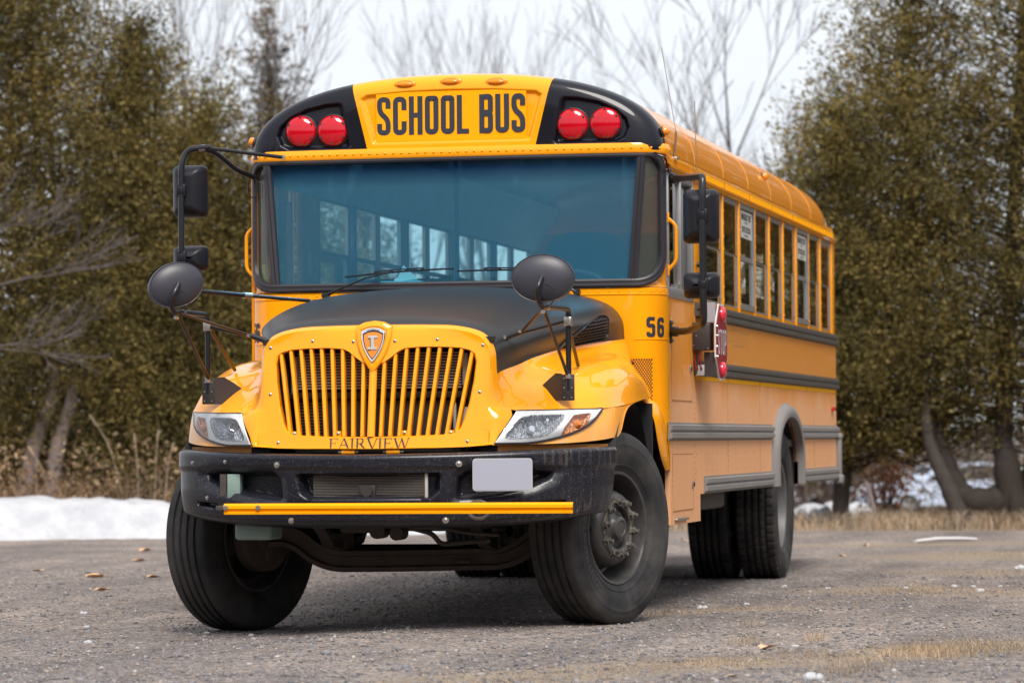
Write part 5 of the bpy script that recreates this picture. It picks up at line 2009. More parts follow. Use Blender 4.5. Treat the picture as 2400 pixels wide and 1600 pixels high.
# antenna whips, small mirror-side fittings
mb = MB()
mb.tube([(1.215, 1.32, 2.60), (1.23, 1.30, 2.72), (1.235, 1.28, 2.76)], .007, 8)
mb.tube([(1.235, 1.28, 2.76), (1.16, 1.25, 3.25)], .0022, 6)
mb.b2((1.205, 1.28, 2.60), (1.24, 1.36, 2.615), 0, .003)
mb.build('antenna', M['steel'], bus)
mb = MB()
mb.tube([(1.226, 2.0, 2.50), (1.24, 2.0, 2.56), (1.235, 1.98, 3.00)], .0028, 6)
mb.build('antenna', M['steel'], bus)
mb = MB()
P = fillet([(1.19, .90, 2.60), (1.235, .90, 2.585), (1.24, .95, 2.54), (1.235, 1.02, 2.50), (1.232, 1.06, 2.53)], .02, 5)
mb.tube(P, .006, 8)
mb.disc((1.185, .885, 2.598), (0, -1, 0), .015, .02, 10)
mb.build('mirror_cable', M['tube_black'], bus)
mb = MB()
P = [(-1.20 - .03 * math.sin(i * math.pi / 6), .93, 2.53 - .10 * (1 - math.cos(i * math.pi / 6)) * .6) for i in range(13)]
mb.tube(P, .004, 6)
mb.build('mirror_cable', M['tube_black'], bus)
mb = MB()
mb.disc((1.226, 2.08, 2.03), (1, 0, 0), .016, .03, 12, 0); mb.disc((1.256, 2.08, 2.03), (1, 0, 0), .011, .006, 10, 1)
mb.build('door_stop', [M['wiper'], M['steel']], bus)
mb = MB()
mb.b2((1.222, 8.75, 1.20), (1.245, 8.86, 1.23), 0, .004)
mb.build('side_marker', M['red_lens'], bus)

# ---------------------------------------------------------------- interior
mb = MB()
G = [[(x * .965, y, z - .03) for x, z in roof_sec(1.0)] for y in (1.0, 9.0)]
mb.grid(G)
for sg in (1, -1):
    mb.b2((sg * 1.165, 1.06, 1.17), (sg * 1.180, 9.0, 1.80))
    # sloped header panel above the windows
    mb.add([(sg * 1.175, 1.1, 2.50), (sg * 1.175, 9.0, 2.50), (sg * .98, 9.0, 2.82), (sg * .98, 1.1, 2.82)], [(0, 1, 2, 3)])
    mb.tube([(sg * .975, 1.1, 2.83), (sg * .975, 9.0, 2.83)], .012, 6)
mb.build('interior_liner', M['interior'], bus, angle=40)
mb = MB()
for y in (3.15, 4.572, 5.994, 7.416):
    for sg in (1, -1):
        mb.b2((sg * 1.16, y - .03, 1.80), (sg * 1.178, y + .03, 2.50))
mb.b2((-1.16, 1.0, .98), (1.16, 9.0, 1.0))
mb.b2((-.42, 8.98, 1.0), (.42, 9.02, 2.6))
mb.build('interior_post', M['interior_dk'], bus)
mb = MB()
dsh = [F3(s, 1.842, -.02) for s in [-1.05 + i * .105 for i in range(21)]]
mb.grid([dsh, [(p[0], 1.20, 1.835) for p in dsh], [(p[0], 1.26, 1.79) for p in dsh], [(p[0], 1.24, 1.3) for p in dsh]])
for x in (-.8, -.4, 0, .4):
    mb.b2((x, .95, 1.846), (x + .22, .99, 1.866), 1, .004)
mb.tube([(.62 + .22 * math.cos(R(a)), 1.30 + .06 * math.sin(R(a)), 1.80 + .17 * math.sin(R(a))) for a in range(0, 361, 12)], .014, 8, 1)
mb.build('dashboard', [M['dash'], M['interior_dk']], bus)
def seat_part(name, x, y, w_, zt, zb_=1.30, d=.10, r=.11, lab=None):
    mb = MB()
    pl = rrect(-w_ / 2, w_ / 2, zb_, zt, [.02, .02, r, r], 6)
    mb.prism(pl, 0, d, lambda a, b, h: (x + a, y + h, b))
    mb.b2((x - w_ / 2, y + d, zb_ + .05), (x + w_ / 2, y + d + .40, zb_ + .18), 0, .03)
    o = mb.build(name, M['seat'], bus, angle=50)
    return o
seat_part('driver_seat', .60, 1.75, .50, 2.22, r=.17)
for k in range(9):
    y = 2.55 + k * .711
    seat_part('passenger_seat', -.72, y, .88, 1.99 if k else 2.0, r=.16)
    if k: seat_part('passenger_seat', .72, y, .88, 1.99, r=.16)
mb = MB()
for x in (-.30,):
    mb.tube([(x, 2.3, 1.0), (x, 2.3, 2.95)], .016, 8)
mb.b2((-.28, 1.0, 2.60), (.95, 1.03, 2.72), 0, .02)
mb.build('stanchion', M['interior_dk'], bus)

# tissue box on the dashboard: its own thing
tb = thing('tissue_box', 'blue patterned tissue box behind the windshield of the bus', 'tissue box', (-.33, .98, 1.85))
mb = MB(); mb.b2((-.11, -.05, .0), (.13, .05, .062), 0, .004); mb.build('carton', M['boxblue'], tb)
mb = MB()
random.seed(2)
pts = [(-.03, 0, .06), (.02, -.02, .155), (.10, .0, .075), (.09, .03, .062), (-.05, .03, .07), (.03, .02, .12)]
mb.add(pts, [(0, 1, 5), (1, 2, 5), (2, 3, 5), (3, 4, 5), (4, 0, 5), (0, 2, 1), (0, 3, 2)])
mb.build('tissue', M['paper'], tb, smooth=False)
# ================================================================== SETTING
def gz(x, y):
    """ground height: small dip under the kerb-side front wheel, falling away far behind"""
    z = -.045 / (1 + math.exp(min(50, (x + .35) * 6))) * math.exp(-((y + 0.2) / 3.5) ** 2)
    z += .012 / (1 + math.exp(min(50, (x + .2) * 6))) * math.exp(-((y - 6.3) / 2.0) ** 2)
    if y > 24: z -= .022 * (y - 24)
    return z

def seg_dist(px, py, P):
    d = 1e9
    for (a, b), (c, e) in zip(P, P[1:]):
        L = (c - a) ** 2 + (e - b) ** 2
        t = max(0, min(1, ((px - a) * (c - a) + (py - b) * (e - b)) / L))
        d = min(d, math.hypot(px - a - t * (c - a), py - b - t * (e - b)))
    return d
BAND = [(1.2, -4.9), (1.83, -3.75), (2.35, -3.2), (2.8, -2.75), (3.1, -2.15), (3.6, -1.9)]
BAND2 = [(2.1, 4.1), (2.5, 3.9), (3.0, 3.7)]
BAND3 = [(2.1, 10.6), (2.6, 11.2), (3.2, 11.4)]
BAND4 = [(1.15, .95), (1.5, 1.55), (1.85, 1.6)]
BAND5 = [(0.2, 13.6), (1.2, 13.9), (2.1, 14.3)]
BAND6 = [(2.4, 7.2), (3.2, 7.6)]
def grassmask(x, y):
    v = max(0, 1 - seg_dist(x, y, BAND) / .55)
    v = max(v, .8 * max(0, 1 - seg_dist(x, y, BAND2) / .9))
    v = max(v, .7 * max(0, 1 - seg_dist(x, y, BAND3) / 1.6))
    v = max(v, .7 * max(0, 1 - seg_dist(x, y, BAND4) / .28))
    v = max(v, .8 * max(0, 1 - seg_dist(x, y, BAND5) / .8))
    v = max(v, .6 * max(0, 1 - seg_dist(x, y, BAND6) / 1.2))
    if y > 18.6 and x > -3.0: v = 1.0
    if y > 20: v = max(v, min(1, (y - 20)))
    if x < -6: v = max(v, min(.6, .3 * (y - 18)))
    return v

def groundmat():
    m, n, b, o = newmat('gravel_ground')
    co = n.nodes.new('ShaderNodeTexCoord').outputs['Object']
    def vor(scale):
        v = n.nodes.new('ShaderNodeTexVoronoi')
        v.inputs['Scale'].default_value = scale
        n.links.new(co, v.inputs['Vector'])
        return v
    v1 = vor(42); v2 = vor(95)
    def cellcol(v):
        s = n.nodes.new('ShaderNodeSeparateColor')
        n.links.new(v.outputs['Color'], s.inputs[0])
        c = ramp(n, s.outputs[0], [(0.0, (.05, .051, .054)), (.35, (.145, .142, .138)), (.62, (.255, .242, .226)), (.88, (.33, .30, .27)), (1.0, (.48, .44, .41))])
        t = mixc(n, s.outputs[1], (1.16, .98, .88), (.96, .97, 1.04))
        return mixc(n, 1.0, c, t, 'MULTIPLY')
    c = mixc(n, maprange(n, noise(n, 5, 3, .6, co), .4, .6, .25, .7), cellcol(v1), cellcol(v2))
    big = noise(n, .55, 5, .6, co)
    c = mixc(n, 1.0, c, ramp(n, big, [(.3, (.74, .74, .75)), (.5, (1.0, .98, .96)), (.72, (1.30, 1.25, 1.20))]), 'MULTIPLY')
    # worn wheel tracks, stretched along the driving direction
    trk = noise(n, 1.0, 4, .6, co, sc=(1.6, .22, 1))
    c = mixc(n, 1.0, c, ramp(n, trk, [(.38, (.74, .74, .76)), (.6, (1.12, 1.11, 1.09))]), 'MULTIPLY')
    # brown grit
    dirt = noise(n, 2.6, 6, .65, co)
    c = mixc(n, maprange(n, dirt, .5, .68, 0, .6), c, (.150, .118, .098))
    # matted dead grass from the painted-on wear map of the lot
    at = n.nodes.new('ShaderNodeAttribute'); at.attribute_name = 'grass'
    gn = noise(n, 7, 6, .7, co)
    f = mth(n, 'MULTIPLY', at.outputs['Fac'], 1.5)
    f = mth(n, 'SUBTRACT', mth(n, 'ADD', f, gn), .75)
    f = maprange(n, f, 0, .45, 0, .85)
    fine = noise(n, 60, 4, .6, co, sc=(1, .5, 1))
    gc = ramp(n, fine, [(.3, (.12, .09, .065)), (.5, (.26, .20, .145)), (.72, (.46, .375, .28))])
    c = mixc(n, f, c, gc)
    n.links.new(c, b.inputs['Base Color'])
    b.inputs['Roughness'].default_value = .9
    b.inputs['Specular IOR Level'].default_value = .25
    h = mth(n, 'ADD', mth(n, 'MULTIPLY', v1.outputs['Distance'], -1.0), mth(n, 'MULTIPLY', v2.outputs['Distance'], -.6))
    h = mth(n, 'ADD', h, mth(n, 'MULTIPLY', noise(n, 9, 4, .6, co), 1.5))
    bump(n, b, h, .9, .012)
    return m
M['ground'] = groundmat()
xs = sorted(set([-120, -80, -50, -30, -22, -16] + [round(-12 + .14 * i, 3) for i in range(136)] + [8, 10, 14, 20, 30, 50, 80, 120]))
yy_ = sorted(set([-60, -40, -26, -18, -12, -9] + [round(-7.5 + .14 * i, 3) for i in range(235)] + [27, 30, 36, 45, 60, 80, 110, 160, 240]))
vs = []; ga = []
random.seed(11)
for y in yy_:
    for x in xs:
        near = -12 <= x <= 7 and -8 < y < 25
        vs.append((x, y, gz(x, y) + (random.uniform(-.004, .004) if near else 0)))
        ga.append(grassmask(x, y) if near or y > 24 else 0)
nx = len(xs)
fs = [(j * nx + i, j * nx + i + 1, (j + 1) * nx + i + 1, (j + 1) * nx + i) for j in range(len(yy_) - 1) for i in range(nx - 1)]
me = bpy.data.meshes.new('ground')
me.from_pydata(vs, [], fs)
at = me.attributes.new('grass', 'FLOAT', 'POINT')
at.data.foreach_set('value', ga)
me.materials.append(M['ground'])
me.shade_smooth()
g = bpy.data.objects.new('ground', me); COL.objects.link(g)
g['kind'] = 'structure'

# ------------------------------------------------------------------ numpy mesh helpers
def np_mesh(name, V, F, mat, parent=None, k=4, smooth=False):
    me = bpy.data.meshes.new(name)
    V = np.asarray(V, np.float32).reshape(-1, 3); F = np.asarray(F, np.int32).reshape(-1, k)
    me.vertices.add(len(V)); me.vertices.foreach_set('co', V.ravel())
    me.loops.add(F.size); me.loops.foreach_set('vertex_index', F.ravel())
    me.polygons.add(len(F)); me.polygons.foreach_set('loop_start', np.arange(0, F.size, k, dtype=np.int32))
    me.update(calc_edges=True)
    me.materials.append(mat)
    if smooth: me.shade_smooth()
    o = bpy.data.objects.new(name, me); COL.objects.link(o)
    if parent: o.parent = parent
    return o

def leafquads(rng, C, wl, ll, dirs=None, jitter=.6):
    """rhombus leaf at each centre; dirs preferred long axis"""
    n = len(C)
    A = rng.normal(size=(n, 3))
    if dirs is not None: A = A * jitter + dirs
    A /= np.linalg.norm(A, axis=1)[:, None] + 1e-9
    B = rng.normal(size=(n, 3)); B -= A * np.sum(A * B, 1)[:, None]; B /= np.linalg.norm(B, axis=1)[:, None] + 1e-9
    s = rng.uniform(.6, 1.35, (n, 1))
    a = A * ll * s / 2; b = B * wl * s / 2
    V = np.stack([C - a, C + b, C + a, C - b], 1)
    return V.reshape(-1, 3), np.arange(4 * n).reshape(-1, 4)

def segmesh(name, SEG, mat, parent, sides=4):
    """SEG rows: p0(3) p1(3) r0 r1"""
    S_ = np.array(SEG, float)
    p0, p1, r0, r1 = S_[:, :3], S_[:, 3:6], S_[:, 6], S_[:, 7]
    d = p1 - p0; d /= np.linalg.norm(d, axis=1)[:, None] + 1e-9
    u = np.cross(d, np.array([.13, .97, .21])); u /= np.linalg.norm(u, axis=1)[:, None] + 1e-9
    v = np.cross(d, u)
    V = []
    for p, r in ((p0, r0), (p1, r1)):
        for k in range(sides):
            a = 2 * math.pi * k / sides
            V.append(p + (u * math.cos(a) + v * math.sin(a)) * r[:, None])
    V = np.stack(V, 1)
    n = len(S_)
    base = (np.arange(n) * 2 * sides)[:, None]
    F = np.concatenate([base + np.array([[k, (k + 1) % sides, sides + (k + 1) % sides, sides + k]]) for k in range(sides)], 0)
    return np_mesh(name, V.reshape(-1, 3), F, mat, parent, 4)

def leafmat(name, cols, trans=.25, nscale=1.1):
    m, n, b, o = newmat(name)
    gi = n.nodes.new('ShaderNodeNewGeometry')
    r1 = ramp(n, gi.outputs['Random Per Island'], [(0.0, cols[0]), (.5, cols[1]), (1.0, cols[2])])
    nz = noise(n, nscale, 5, .6)
    c = mixc(n, 1.0, r1, ramp(n, nz, [(.34, (.34, .36, .38)), (.5, (.95, .95, .95)), (.70, (1.55, 1.42, 1.2))]), 'MULTIPLY')
    n.links.new(c, b.inputs['Base Color'])
    b.inputs['Roughness'].default_value = .75
    b.inputs['Specular IOR Level'].default_value = .25
    tl = n.nodes.new('ShaderNodeBsdfTranslucent')
    n.links.new(c, tl.inputs[0])
    ms = n.nodes.new('ShaderNodeMixShader'); ms.inputs[0].default_value = trans
    n.links.new(b.outputs[0], ms.inputs[1]); n.links.new(tl.outputs[0], ms.inputs[2])
    n.links.new(ms.outputs[0], o.inputs[0])
    return m
M['cedar'] = leafmat('cedar_foliage', [(.062, .054, .022), (.190, .152, .050), (.345, .268, .095)], .35)
M['spruce'] = leafmat('spruce_foliage', [(.10, .085, .06), (.18, .145, .11), (.26, .21, .17)])
M['rust'] = leafmat('rust_leaves', [(.16, .07, .04), (.26, .11, .06), (.30, .16, .10)])
M['drygrass'] = leafmat('dry_grass', [(.22, .155, .10), (.40, .30, .21), (.60, .49, .36)], .3)
M['weed'] = leafmat('dry_weeds', [(.14, .08, .045), (.30, .19, .11), (.46, .34, .21)], .3)
M['bark'] = simple('cedar_bark', (.036, .027, .022), .9, var=.55, nscale=22, bumpk=.9, bscale=30)
M['bark_pale'] = simple('pale_bark', (.20, .155, .145), .9, var=.25, nscale=10)
M['twig'] = simple('bare_twigs', (.135, .122, .125), .85, var=.2, nscale=2)
M['twig_dark'] = simple('dark_twigs', (.085, .072, .072), .85, var=.25, nscale=2)
M['twig_purple'] = simple('bare_bush_twigs', (.12, .10, .10), .85, var=.2, nscale=2)
def snowmat():
    m, n, b, o = newmat('old_snow')
    c = ramp(n, noise(n, 3, 5), [(.35, (.42, .43, .46)), (.6, (.54, .54, .56))])
    d = noise(n, 11, 5, .7)
    c = mixc(n, maprange(n, d, .60, .74, 0, .55), c, (.30, .24, .20))
    e = noise(n, 5, 5, .7, sc=(3, 3, .8))
    c = mixc(n, maprange(n, e, .62, .72, 0, .6), c, (.22, .18, .16))
    n.links.new(c, b.inputs['Base Color'])
    b.inputs['Roughness'].default_value = .6
    bump(n, b, noise(n, 14, 6, .7), .6, .05)
    return m
M['snow'] = snowmat()

# ------------------------------------------------------------------ evergreen trees
def cedar(label, x, y, h, r, zb, n, seed, trunk=.11, lean=(0, 0), name='cedar_tree', mat='cedar', shape=.62, group='cedars round the lot', leaf=(.021, .055), low=0.0, trunks=None, fill=.5):
    rng = np.random.default_rng(seed)
    z0 = gz(x, y)
    root = thing(name, label, 'tree', (x, y, z0), group)
    n = int(n * 2.1)
    nc = int(n / 46)
    # height along the crown, biased to the wide lower part
    t = rng.beta(1.1, 1.5, nc)
    a = rng.uniform(0, 2 * np.pi, nc)
    lob = 1 + .16 * np.sin(3 * a + seed) + .10 * np.sin(5 * a + 2 * t * 9 + seed * 2) + .14 * np.sin(t * 17 + seed) * np.sin(a * 2 + seed)
    prof = (1 - t) ** shape * np.minimum(1, (t * 5 + .35)) 
    rad = r * prof * lob * (rng.uniform(0, 1, nc) ** fill)
    cz = zb + (h - zb) * t + rng.normal(0, .10, nc)
    cx = rad * np.cos(a) + lean[0] * t; cy = rad * np.sin(a) + lean[1] * t
    C0 = np.stack([cx, cy, cz], 1)
    k = 46
    C = np.repeat(C0, k, 0)
    sz = np.repeat(rng.uniform(.10, .26, nc), k)[:, None]
    out = np.stack([np.cos(a), np.sin(a), np.full(nc, .55)], 1)
    out += rng.normal(0, .45, out.shape)
    out /= np.linalg.norm(out, axis=1)[:, None]
    O = np.repeat(out, k, 0)
    along = rng.uniform(-.8, 1.0, (len(C), 1))
    C = C + O * along * sz * 2.3 + rng.normal(0, 1, C.shape) * sz * (.46 - .25 * np.abs(along))
    kp = C[:, 2] > low
    C = C[kp]; O2 = O[kp]
    V, F = leafquads(rng, C, leaf[0], leaf[1], O2, .42)
    np_mesh('crown', V, F, M[mat], root)
    # trunk and limbs
    mb = MB()
    if trunks is None:
        trunks = [[(0, 0, -.1), (lean[0] * .2 + .05, .25, h * .25), (lean[0] * .5, lean[1] * .5 + .3, h * .55), (lean[0], lean[1], h * .93)]]
    for tk in trunks:
        P = catmull(tk, 7)
        L = len(P)
        mb.tube(P, [trunk * (.25 + .75 * (1 - i / L)) * (1 + .07 * math.sin(i * 1.7 + seed)) * (1.35 if i == 0 else 1) for i in range(L)], 10)
    for i in range(0, nc, 4):
        c = C0[i]
        tz = max(.2, c[2] - .35 * math.hypot(c[0], c[1]))
        tt = min(1, tz / h)
        b0 = Vector((lean[0] * tt, lean[1] * tt + .2, tz))
        c = Vector([float(q) for q in c])
        mb.tube([b0, (b0 + c) / 2 + Vector((0, 0, -.06)), c], [.016, .010, .004], 4)
    mb.build('trunk', M['bark_pale' if name == 'cedar_tree' and x < -8.0 else 'bark'], root, angle=60)
    return root
cedar('tallest dark cedar at the left edge of the photo behind the snow bank', -9.9, 20.6, 9.0, 2.0, .55, 88000, 1, trunks=[[(.4, -.7, 0), (.55, -.7, .9), (.68, -.3, 1.7), (.3, .4, 3), (.1, .4, 7)], [(.75, -.7, 0), (.84, -.7, .9), (.90, -.3, 1.7), (.5, .4, 3.2), (.3, .3, 6)]])
cedar('broad cedar with two pale trunks behind the snow bank', -8.55, 21.2, 6.1, 1.6, .35, 62000, 2)
cedar('olive cedar behind the kerb-side mirrors of the bus', -7.55, 20.8, 5.15, 1.3, .1, 42000, 3)
cedar('low rounded cedar close to the windshield edge, before the grey spruce', -6.75, 21.4, 4.75, 1.2, .05, 34000, 4)
cedar('low cedar seen through the gap beside the entrance door', -6.0, 21.8, 3.3, .9, .1, 20000, 5)
cedar('small yellowish cedar just behind the bus roof at its rear', -.25, 21.6, 4.9, 1.45, .75, 34000, 8, shape=.55, low=.45)
cedar('middle cedar on the right, its top rising above the roof line', .55, 22.2, 6.5, 1.75, .95, 44000, 9, shape=.5, low=.62,
      trunks=[[(.74, -1.70, -.05), (.56, -1.6, .38), (.41, -1.5, .71), (.28, -1.3, 1.1), (.2, -.6, 1.9), (0, 0, 5)]])
cedar('huge cedar filling the right side, with a dark curved trunk', 2.15, 22.0, 9.2, 2.25, .95, 62000, 10, trunk=.19, shape=.5, low=.85,
      trunks=[[(-.38, -.5, -.02), (-.48, -.5, .7), (-.52, .0, 1.6), (-.2, .4, 7)], [(-.42, -.5, .26), (-.88, -.5, .27), (-1.08, -.5, .5), (-1.25, -.45, .95), (-1.6, -.3, 1.6)], [(-.2, -.4, 0), (-.1, .1, 1.5), (.3, .4, 5)]])

# ------------------------------------------------------------------ bare trees
def grow(rng, SEG, p, d, L, r, depth, spread=.5, up=.15, taper=.66, kids=(2, 4), minr=.0035):
    n = max(2, int(L / .35))
    q = p
    sr = r
    pts = [(q, sr)]
    for i in range(n):
        d = (d + Vector((rng.gauss(0, .10), rng.gauss(0, .10), rng.gauss(0, .06) + up * .12))).normalized()
        q2 = q + d * (L / n)
        r2 = max(minr, r * (1 - .55 * (i + 1) / n))
        SEG.append([*q, *q2, sr, r2])
        q, sr = q2, r2
        pts.append((q, sr, d))
    if depth == 0: return
    k = rng.randint(*kids)
    for j in range(k):
        i = rng.randint(max(1, n // 3), n)
        pp, rr, dd = pts[i]
        ax = dd.cross(Vector((rng.gauss(0, 1), rng.gauss(0, 1), rng.gauss(0, 1)))).normalized()
        nd = (Matrix.Rotation(rng.uniform(.35, .95) * spread * 1.5, 3, ax) @ dd + Vector((0, 0, up))).normalized()
        grow(rng, SEG, pp, nd, L * rng.uniform(.5, .78), max(minr, rr * taper), depth - 1, spread, up, taper, kids, minr)
    # leader
    grow(rng, SEG, q, d, L * .72, max(minr, sr * .9), depth - 1, spread, up, taper, kids, minr)

def bare_tree(label, x, y, h, seed, r=.09, stems=1, mat='twig', depth=5, spread=.5, up=.25, lean=(0, 0), name='bare_tree', group='leafless trees behind the bus', base=None, minr=.003, kids=(1, 3)):
    rng = random.Random(seed)
    z0 = gz(x, y)
    root = thing(name, label, 'tree', (x, y, z0), group)
    T_, B_ = [], []
    for s_ in range(stems):
        d = Vector((lean[0] + rng.gauss(0, .10) * (stems > 1), lean[1] + rng.gauss(0, .08), 1)).normalized()
        SEG = []
        p = Vector((rng.gauss(0, .12) * (stems > 1), 0, -.1))
        th = h * (.34 if base is None else base)
        n = 6
        rr = r
        for i in range(n):
            d = (d + Vector((rng.gauss(0, .03), rng.gauss(0, .03), 0))).normalized()
            q = p + d * th / n
            T_.append([*p, *q, rr, rr * .95]); p = q; rr *= .95
        for j in range(3):
            ax = Vector((rng.gauss(0, 1), rng.gauss(0, 1), 0)).normalized()
            nd = (Matrix.Rotation(rng.uniform(.15, .6) * (j > 0) + .03, 3, ax) @ d).normalized()
            grow(rng, B_, p, nd, h * .24, rr * (.85 if j == 0 else .6), depth, spread, up, .62, kids, minr)
    segmesh('trunk', T_, M[mat], root, 8)
    segmesh('branches', B_, M[mat], root, 4)
    return root
bare_tree('pale forked bare tree rising behind the olive cedars', -10.05, 30, 9.5, 21, .10, 2, 'twig', 4, .42, .2)
bare_tree('fine twigged bare tree leaning at the upper left', -13.4, 30.5, 10, 22, .09, 1, 'twig', 4, .5, .15, lean=(.30, 0))
bare_tree('slim bare tree above the left corner of the bus roof', -9.0, 38, 9.0, 24, .07, 2, 'twig', 4, .45, .2)
bare_tree('pale twin stemmed bare tree above the lettering of the bus', -8.3, 42, 9.6, 25, .08, 2, 'twig', 4, .40, .25)
bare_tree('wispy bare tree above the right end of the front sign', -6.9, 43, 9.2, 26, .07, 1, 'twig', 4, .45, .25)
bare_tree('dark bare tree with a straight trunk above the bus roof', -3.35, 34, 8.6, 27, .11, 1, 'twig_dark', 4, .50, .22, base=.38, minr=.004, kids=(2, 3))
bare_tree('slender grey sapling right beside the dark straight bare tree', -2.72, 35, 7.0, 28, .035, 1, 'twig', 4, .42, .2)
cedar('grey narrow spruce rising behind the left end of the bus roof', -10.25, 33, 7.8, 1.9, .4, 11000, 31, name='spruce_tree', mat='spruce', shape=1.0, group='spruces behind the bus', leaf=(.03, .10), fill=.6)
cedar('smaller grey spruce top beside the front cap of the bus', -9.55, 36, 6.5, 1.7, .3, 8000, 32, name='spruce_tree', mat='spruce', shape=1.0, group='spruces behind the bus', leaf=(.03, .10), fill=.6)

# bush with bare branches reaching in from the left
root = thing('bare_bush', 'purplish bare branches reaching in from the left edge, before the cedars', 'bush', (-10.4, 18.2, 0))
rng = random.Random(8)
SEG = []
base = Vector((0, 0, 0))
segmesh('trunk', [[0, 0, -.1, .25, 0, 1.4, .09, .07], [.25, 0, 1.4, .45, 0, 2.6, .07, .05], [.25, 0, 1.4, .1, 0, 3.4, .06, .04]], M['twig_purple'], root, 8)
for st, dd, L in (((.45, 0, 2.6), (1, 0, .12), .85), ((.3, 0, 2.0), (1, -.1, .05), .85), ((.2, 0, 2.9), (1, .1, .35), .8)):
    grow(rng, SEG, Vector(st), Vector(dd).normalized(), L, .020, 4, .45, .22, .62, (2, 3), .003)
segmesh('branches', SEG, M['twig_purple'], root, 4)

# rusty shrub and a wooden stub on the right
root = thing('leafy_shrub', 'rust red shrub under the cedars at the right of the bus', 'shrub', (-.35, 27.5, gz(0, 27.5)))
r_ = np.random.default_rng(4)
C = np.stack([r_.normal(0, .20, 900), r_.normal(0, .2, 900), np.abs(r_.normal(.55, .25, 900))], 1)
V, F = leafquads(r_, C, .04, .07)
np_mesh('foliage', V, F, M['rust'], root)
SEG = []
for k in range(12):
    a = rng.uniform(0, 6.3)
    SEG.append([0, 0, -.05, .3 * math.cos(a), .3 * math.sin(a), rng.uniform(.5, .95), .012, .004])
segmesh('stems', SEG, M['bark'], root)
mb = MB()
mb.tube([(.29, 20.9, -.02), (.22, 20.93, .22), (.15, 20.95, .47)], [.020, .024, .030], 8)
mb.tube([(.15, 20.95, .44), (.14, 20.95, .50)], [.032, .018], 8)
tag(mb.build('wooden_stake', M['bark_pale']), 'leaning grey wooden stake in the dry grass behind the bus', 'stake')

# ------------------------------------------------------------------ snow bank and snow patches
mb = MB()
random.seed(6)
G = []
fx = [(-26, 11.0), (-14, 14.2), (-11, 15.1), (-8.3, 15.95), (-6.65, 16.55), (-5.0, 17.4), (-4.0, 18.3), (-3.4, 19.6), (-3.0, 21.5)]
fl = catmull([(a, b, 0) for a, b in fx], 14)
for i, p in enumerate(fl):
    nxt = fl[min(i + 1, len(fl) - 1)] - fl[max(0, i - 1)]
    nn = Vector((-nxt.y, nxt.x, 0)).normalized()
    e = min(1, (len(fl) - 1 - i) / 10)
    hgt = (.43 + .02 * math.sin(i * .35) + .010 * math.sin(i * 1.3)) * (.15 + .85 * e)
    if p.x > -7.2: hgt *= max(.72, 1 - (p.x + 7.2) * .25)
    wob = .05 * math.sin(i * 1.9) + .03 * math.sin(i * .7)
    row = []
    for d, q in ((-.02, -.03), (.02, .05), (.10, .28), (.25, .62), (.45, .88), (.70, .98), (1.1, 1.0), (1.8, .80), (2.8, .45), (4.0, .1), (4.3, -.1)):
        c = p + nn * (d + wob * (1 if d < 1 else .3))
        row.append((c.x, c.y, max(-.03, hgt * q + random.uniform(-.022, .022) * (q > .3))))
    G.append(row)
mb.grid(G)
sb = mb.build('snow_bank', M['snow'], None, angle=80)
tag(sb, 'long low bank of old white snow along the left edge of the lot', 'snow bank')
def snowlump(x, y, s, seed, label, hz=.5, name='snow_lump', grp='small snow lumps on the gravel', cat='snow lump', stretch=1.0):
    rng = random.Random(seed)
    bm = bmesh.new()
    for k in range(6):
        m4 = Matrix.Translation((rng.uniform(-.5, .5) * s * stretch, rng.uniform(-.35, .35) * s, s * hz * .18)) @ Matrix.Diagonal((s * rng.uniform(.25, .5) * stretch ** .5, s * rng.uniform(.22, .42), s * hz * rng.uniform(.4, .95), 1))
        bmesh.ops.create_icosphere(bm, subdivisions=2, radius=1, matrix=m4)
    for v in bm.verts:
        v.co += Vector((rng.uniform(-1, 1), rng.uniform(-1, 1), rng.uniform(-1, 1))) * s * .035
        v.co.z = max(v.co.z, -.005)
    me = bpy.data.meshes.new(name); bm.to_mesh(me); bm.free()
    me.shade_smooth(); me.materials.append(M['snow'])
    o = bpy.data.objects.new(name, me); COL.objects.link(o); o.location = (x, y, gz(x, y))
    tag(o, label, cat, grp)
lumps = [(2.71, -4.35, .055, 'largest crumbly snow lump at the bottom edge of the photo'), (2.34, -2.08, .022, 'round snow lump right of the large tan leaf'),
         (2.27, -3.11, .013, 'tiny snow lump in the grass left of the largest lump'), (1.3, 1.68, .036, 'snow lump just behind the steered front wheel'),
         (1.49, 2.16, .024, 'flat snow lump behind the one at the front wheel'), (1.38, 4.69, .026, 'small snow lump close to the rear dual wheels'),
         (1.66, 3.85, .022, 'rounded cream lump on the gravel past the rear wheels'), (1.71, 4.39, .024, 'white lump between the cream lump and the grass'),
         (2.22, 4.4, .030, 'snow lump at the left end of the grassy strip'), (2.52, 4.66, .034, 'pointed snow lump in the middle of the far grassy strip'),
         (2.64, 4.66, .024, 'little snow lump beside the pointed one'), (2.75, 3.92, .045, 'widest snow lump in the far grassy strip'),
         (2.81, 4.66, .024, 'snow lump right behind the widest one in the strip'), (2.72, 7.86, .060, 'bright snow lump at the right edge of the photo'),
         (3.16, -2.22, .022, 'small snow lump where the grass band meets the pavement'), (-2.46, 1.56, .030, 'bluish white snow chip left of the front wheel'),
         (-1.99, .24, .022, 'middle one of the three snow chips left of the bus'), (-1.45, -1.33, .030, 'nearest of the three snow chips left of the bus')]
for i, (x, y, s, lb) in enumerate(lumps):
    snowlump(x, y, s, i, lb)
snowlump(-1.62, 32.5, .85, 40, 'long snow patch under the branches past the rear of the bus', .26, 'snow_patch', 'snow patches past the rear of the bus', 'snow patch', .9)
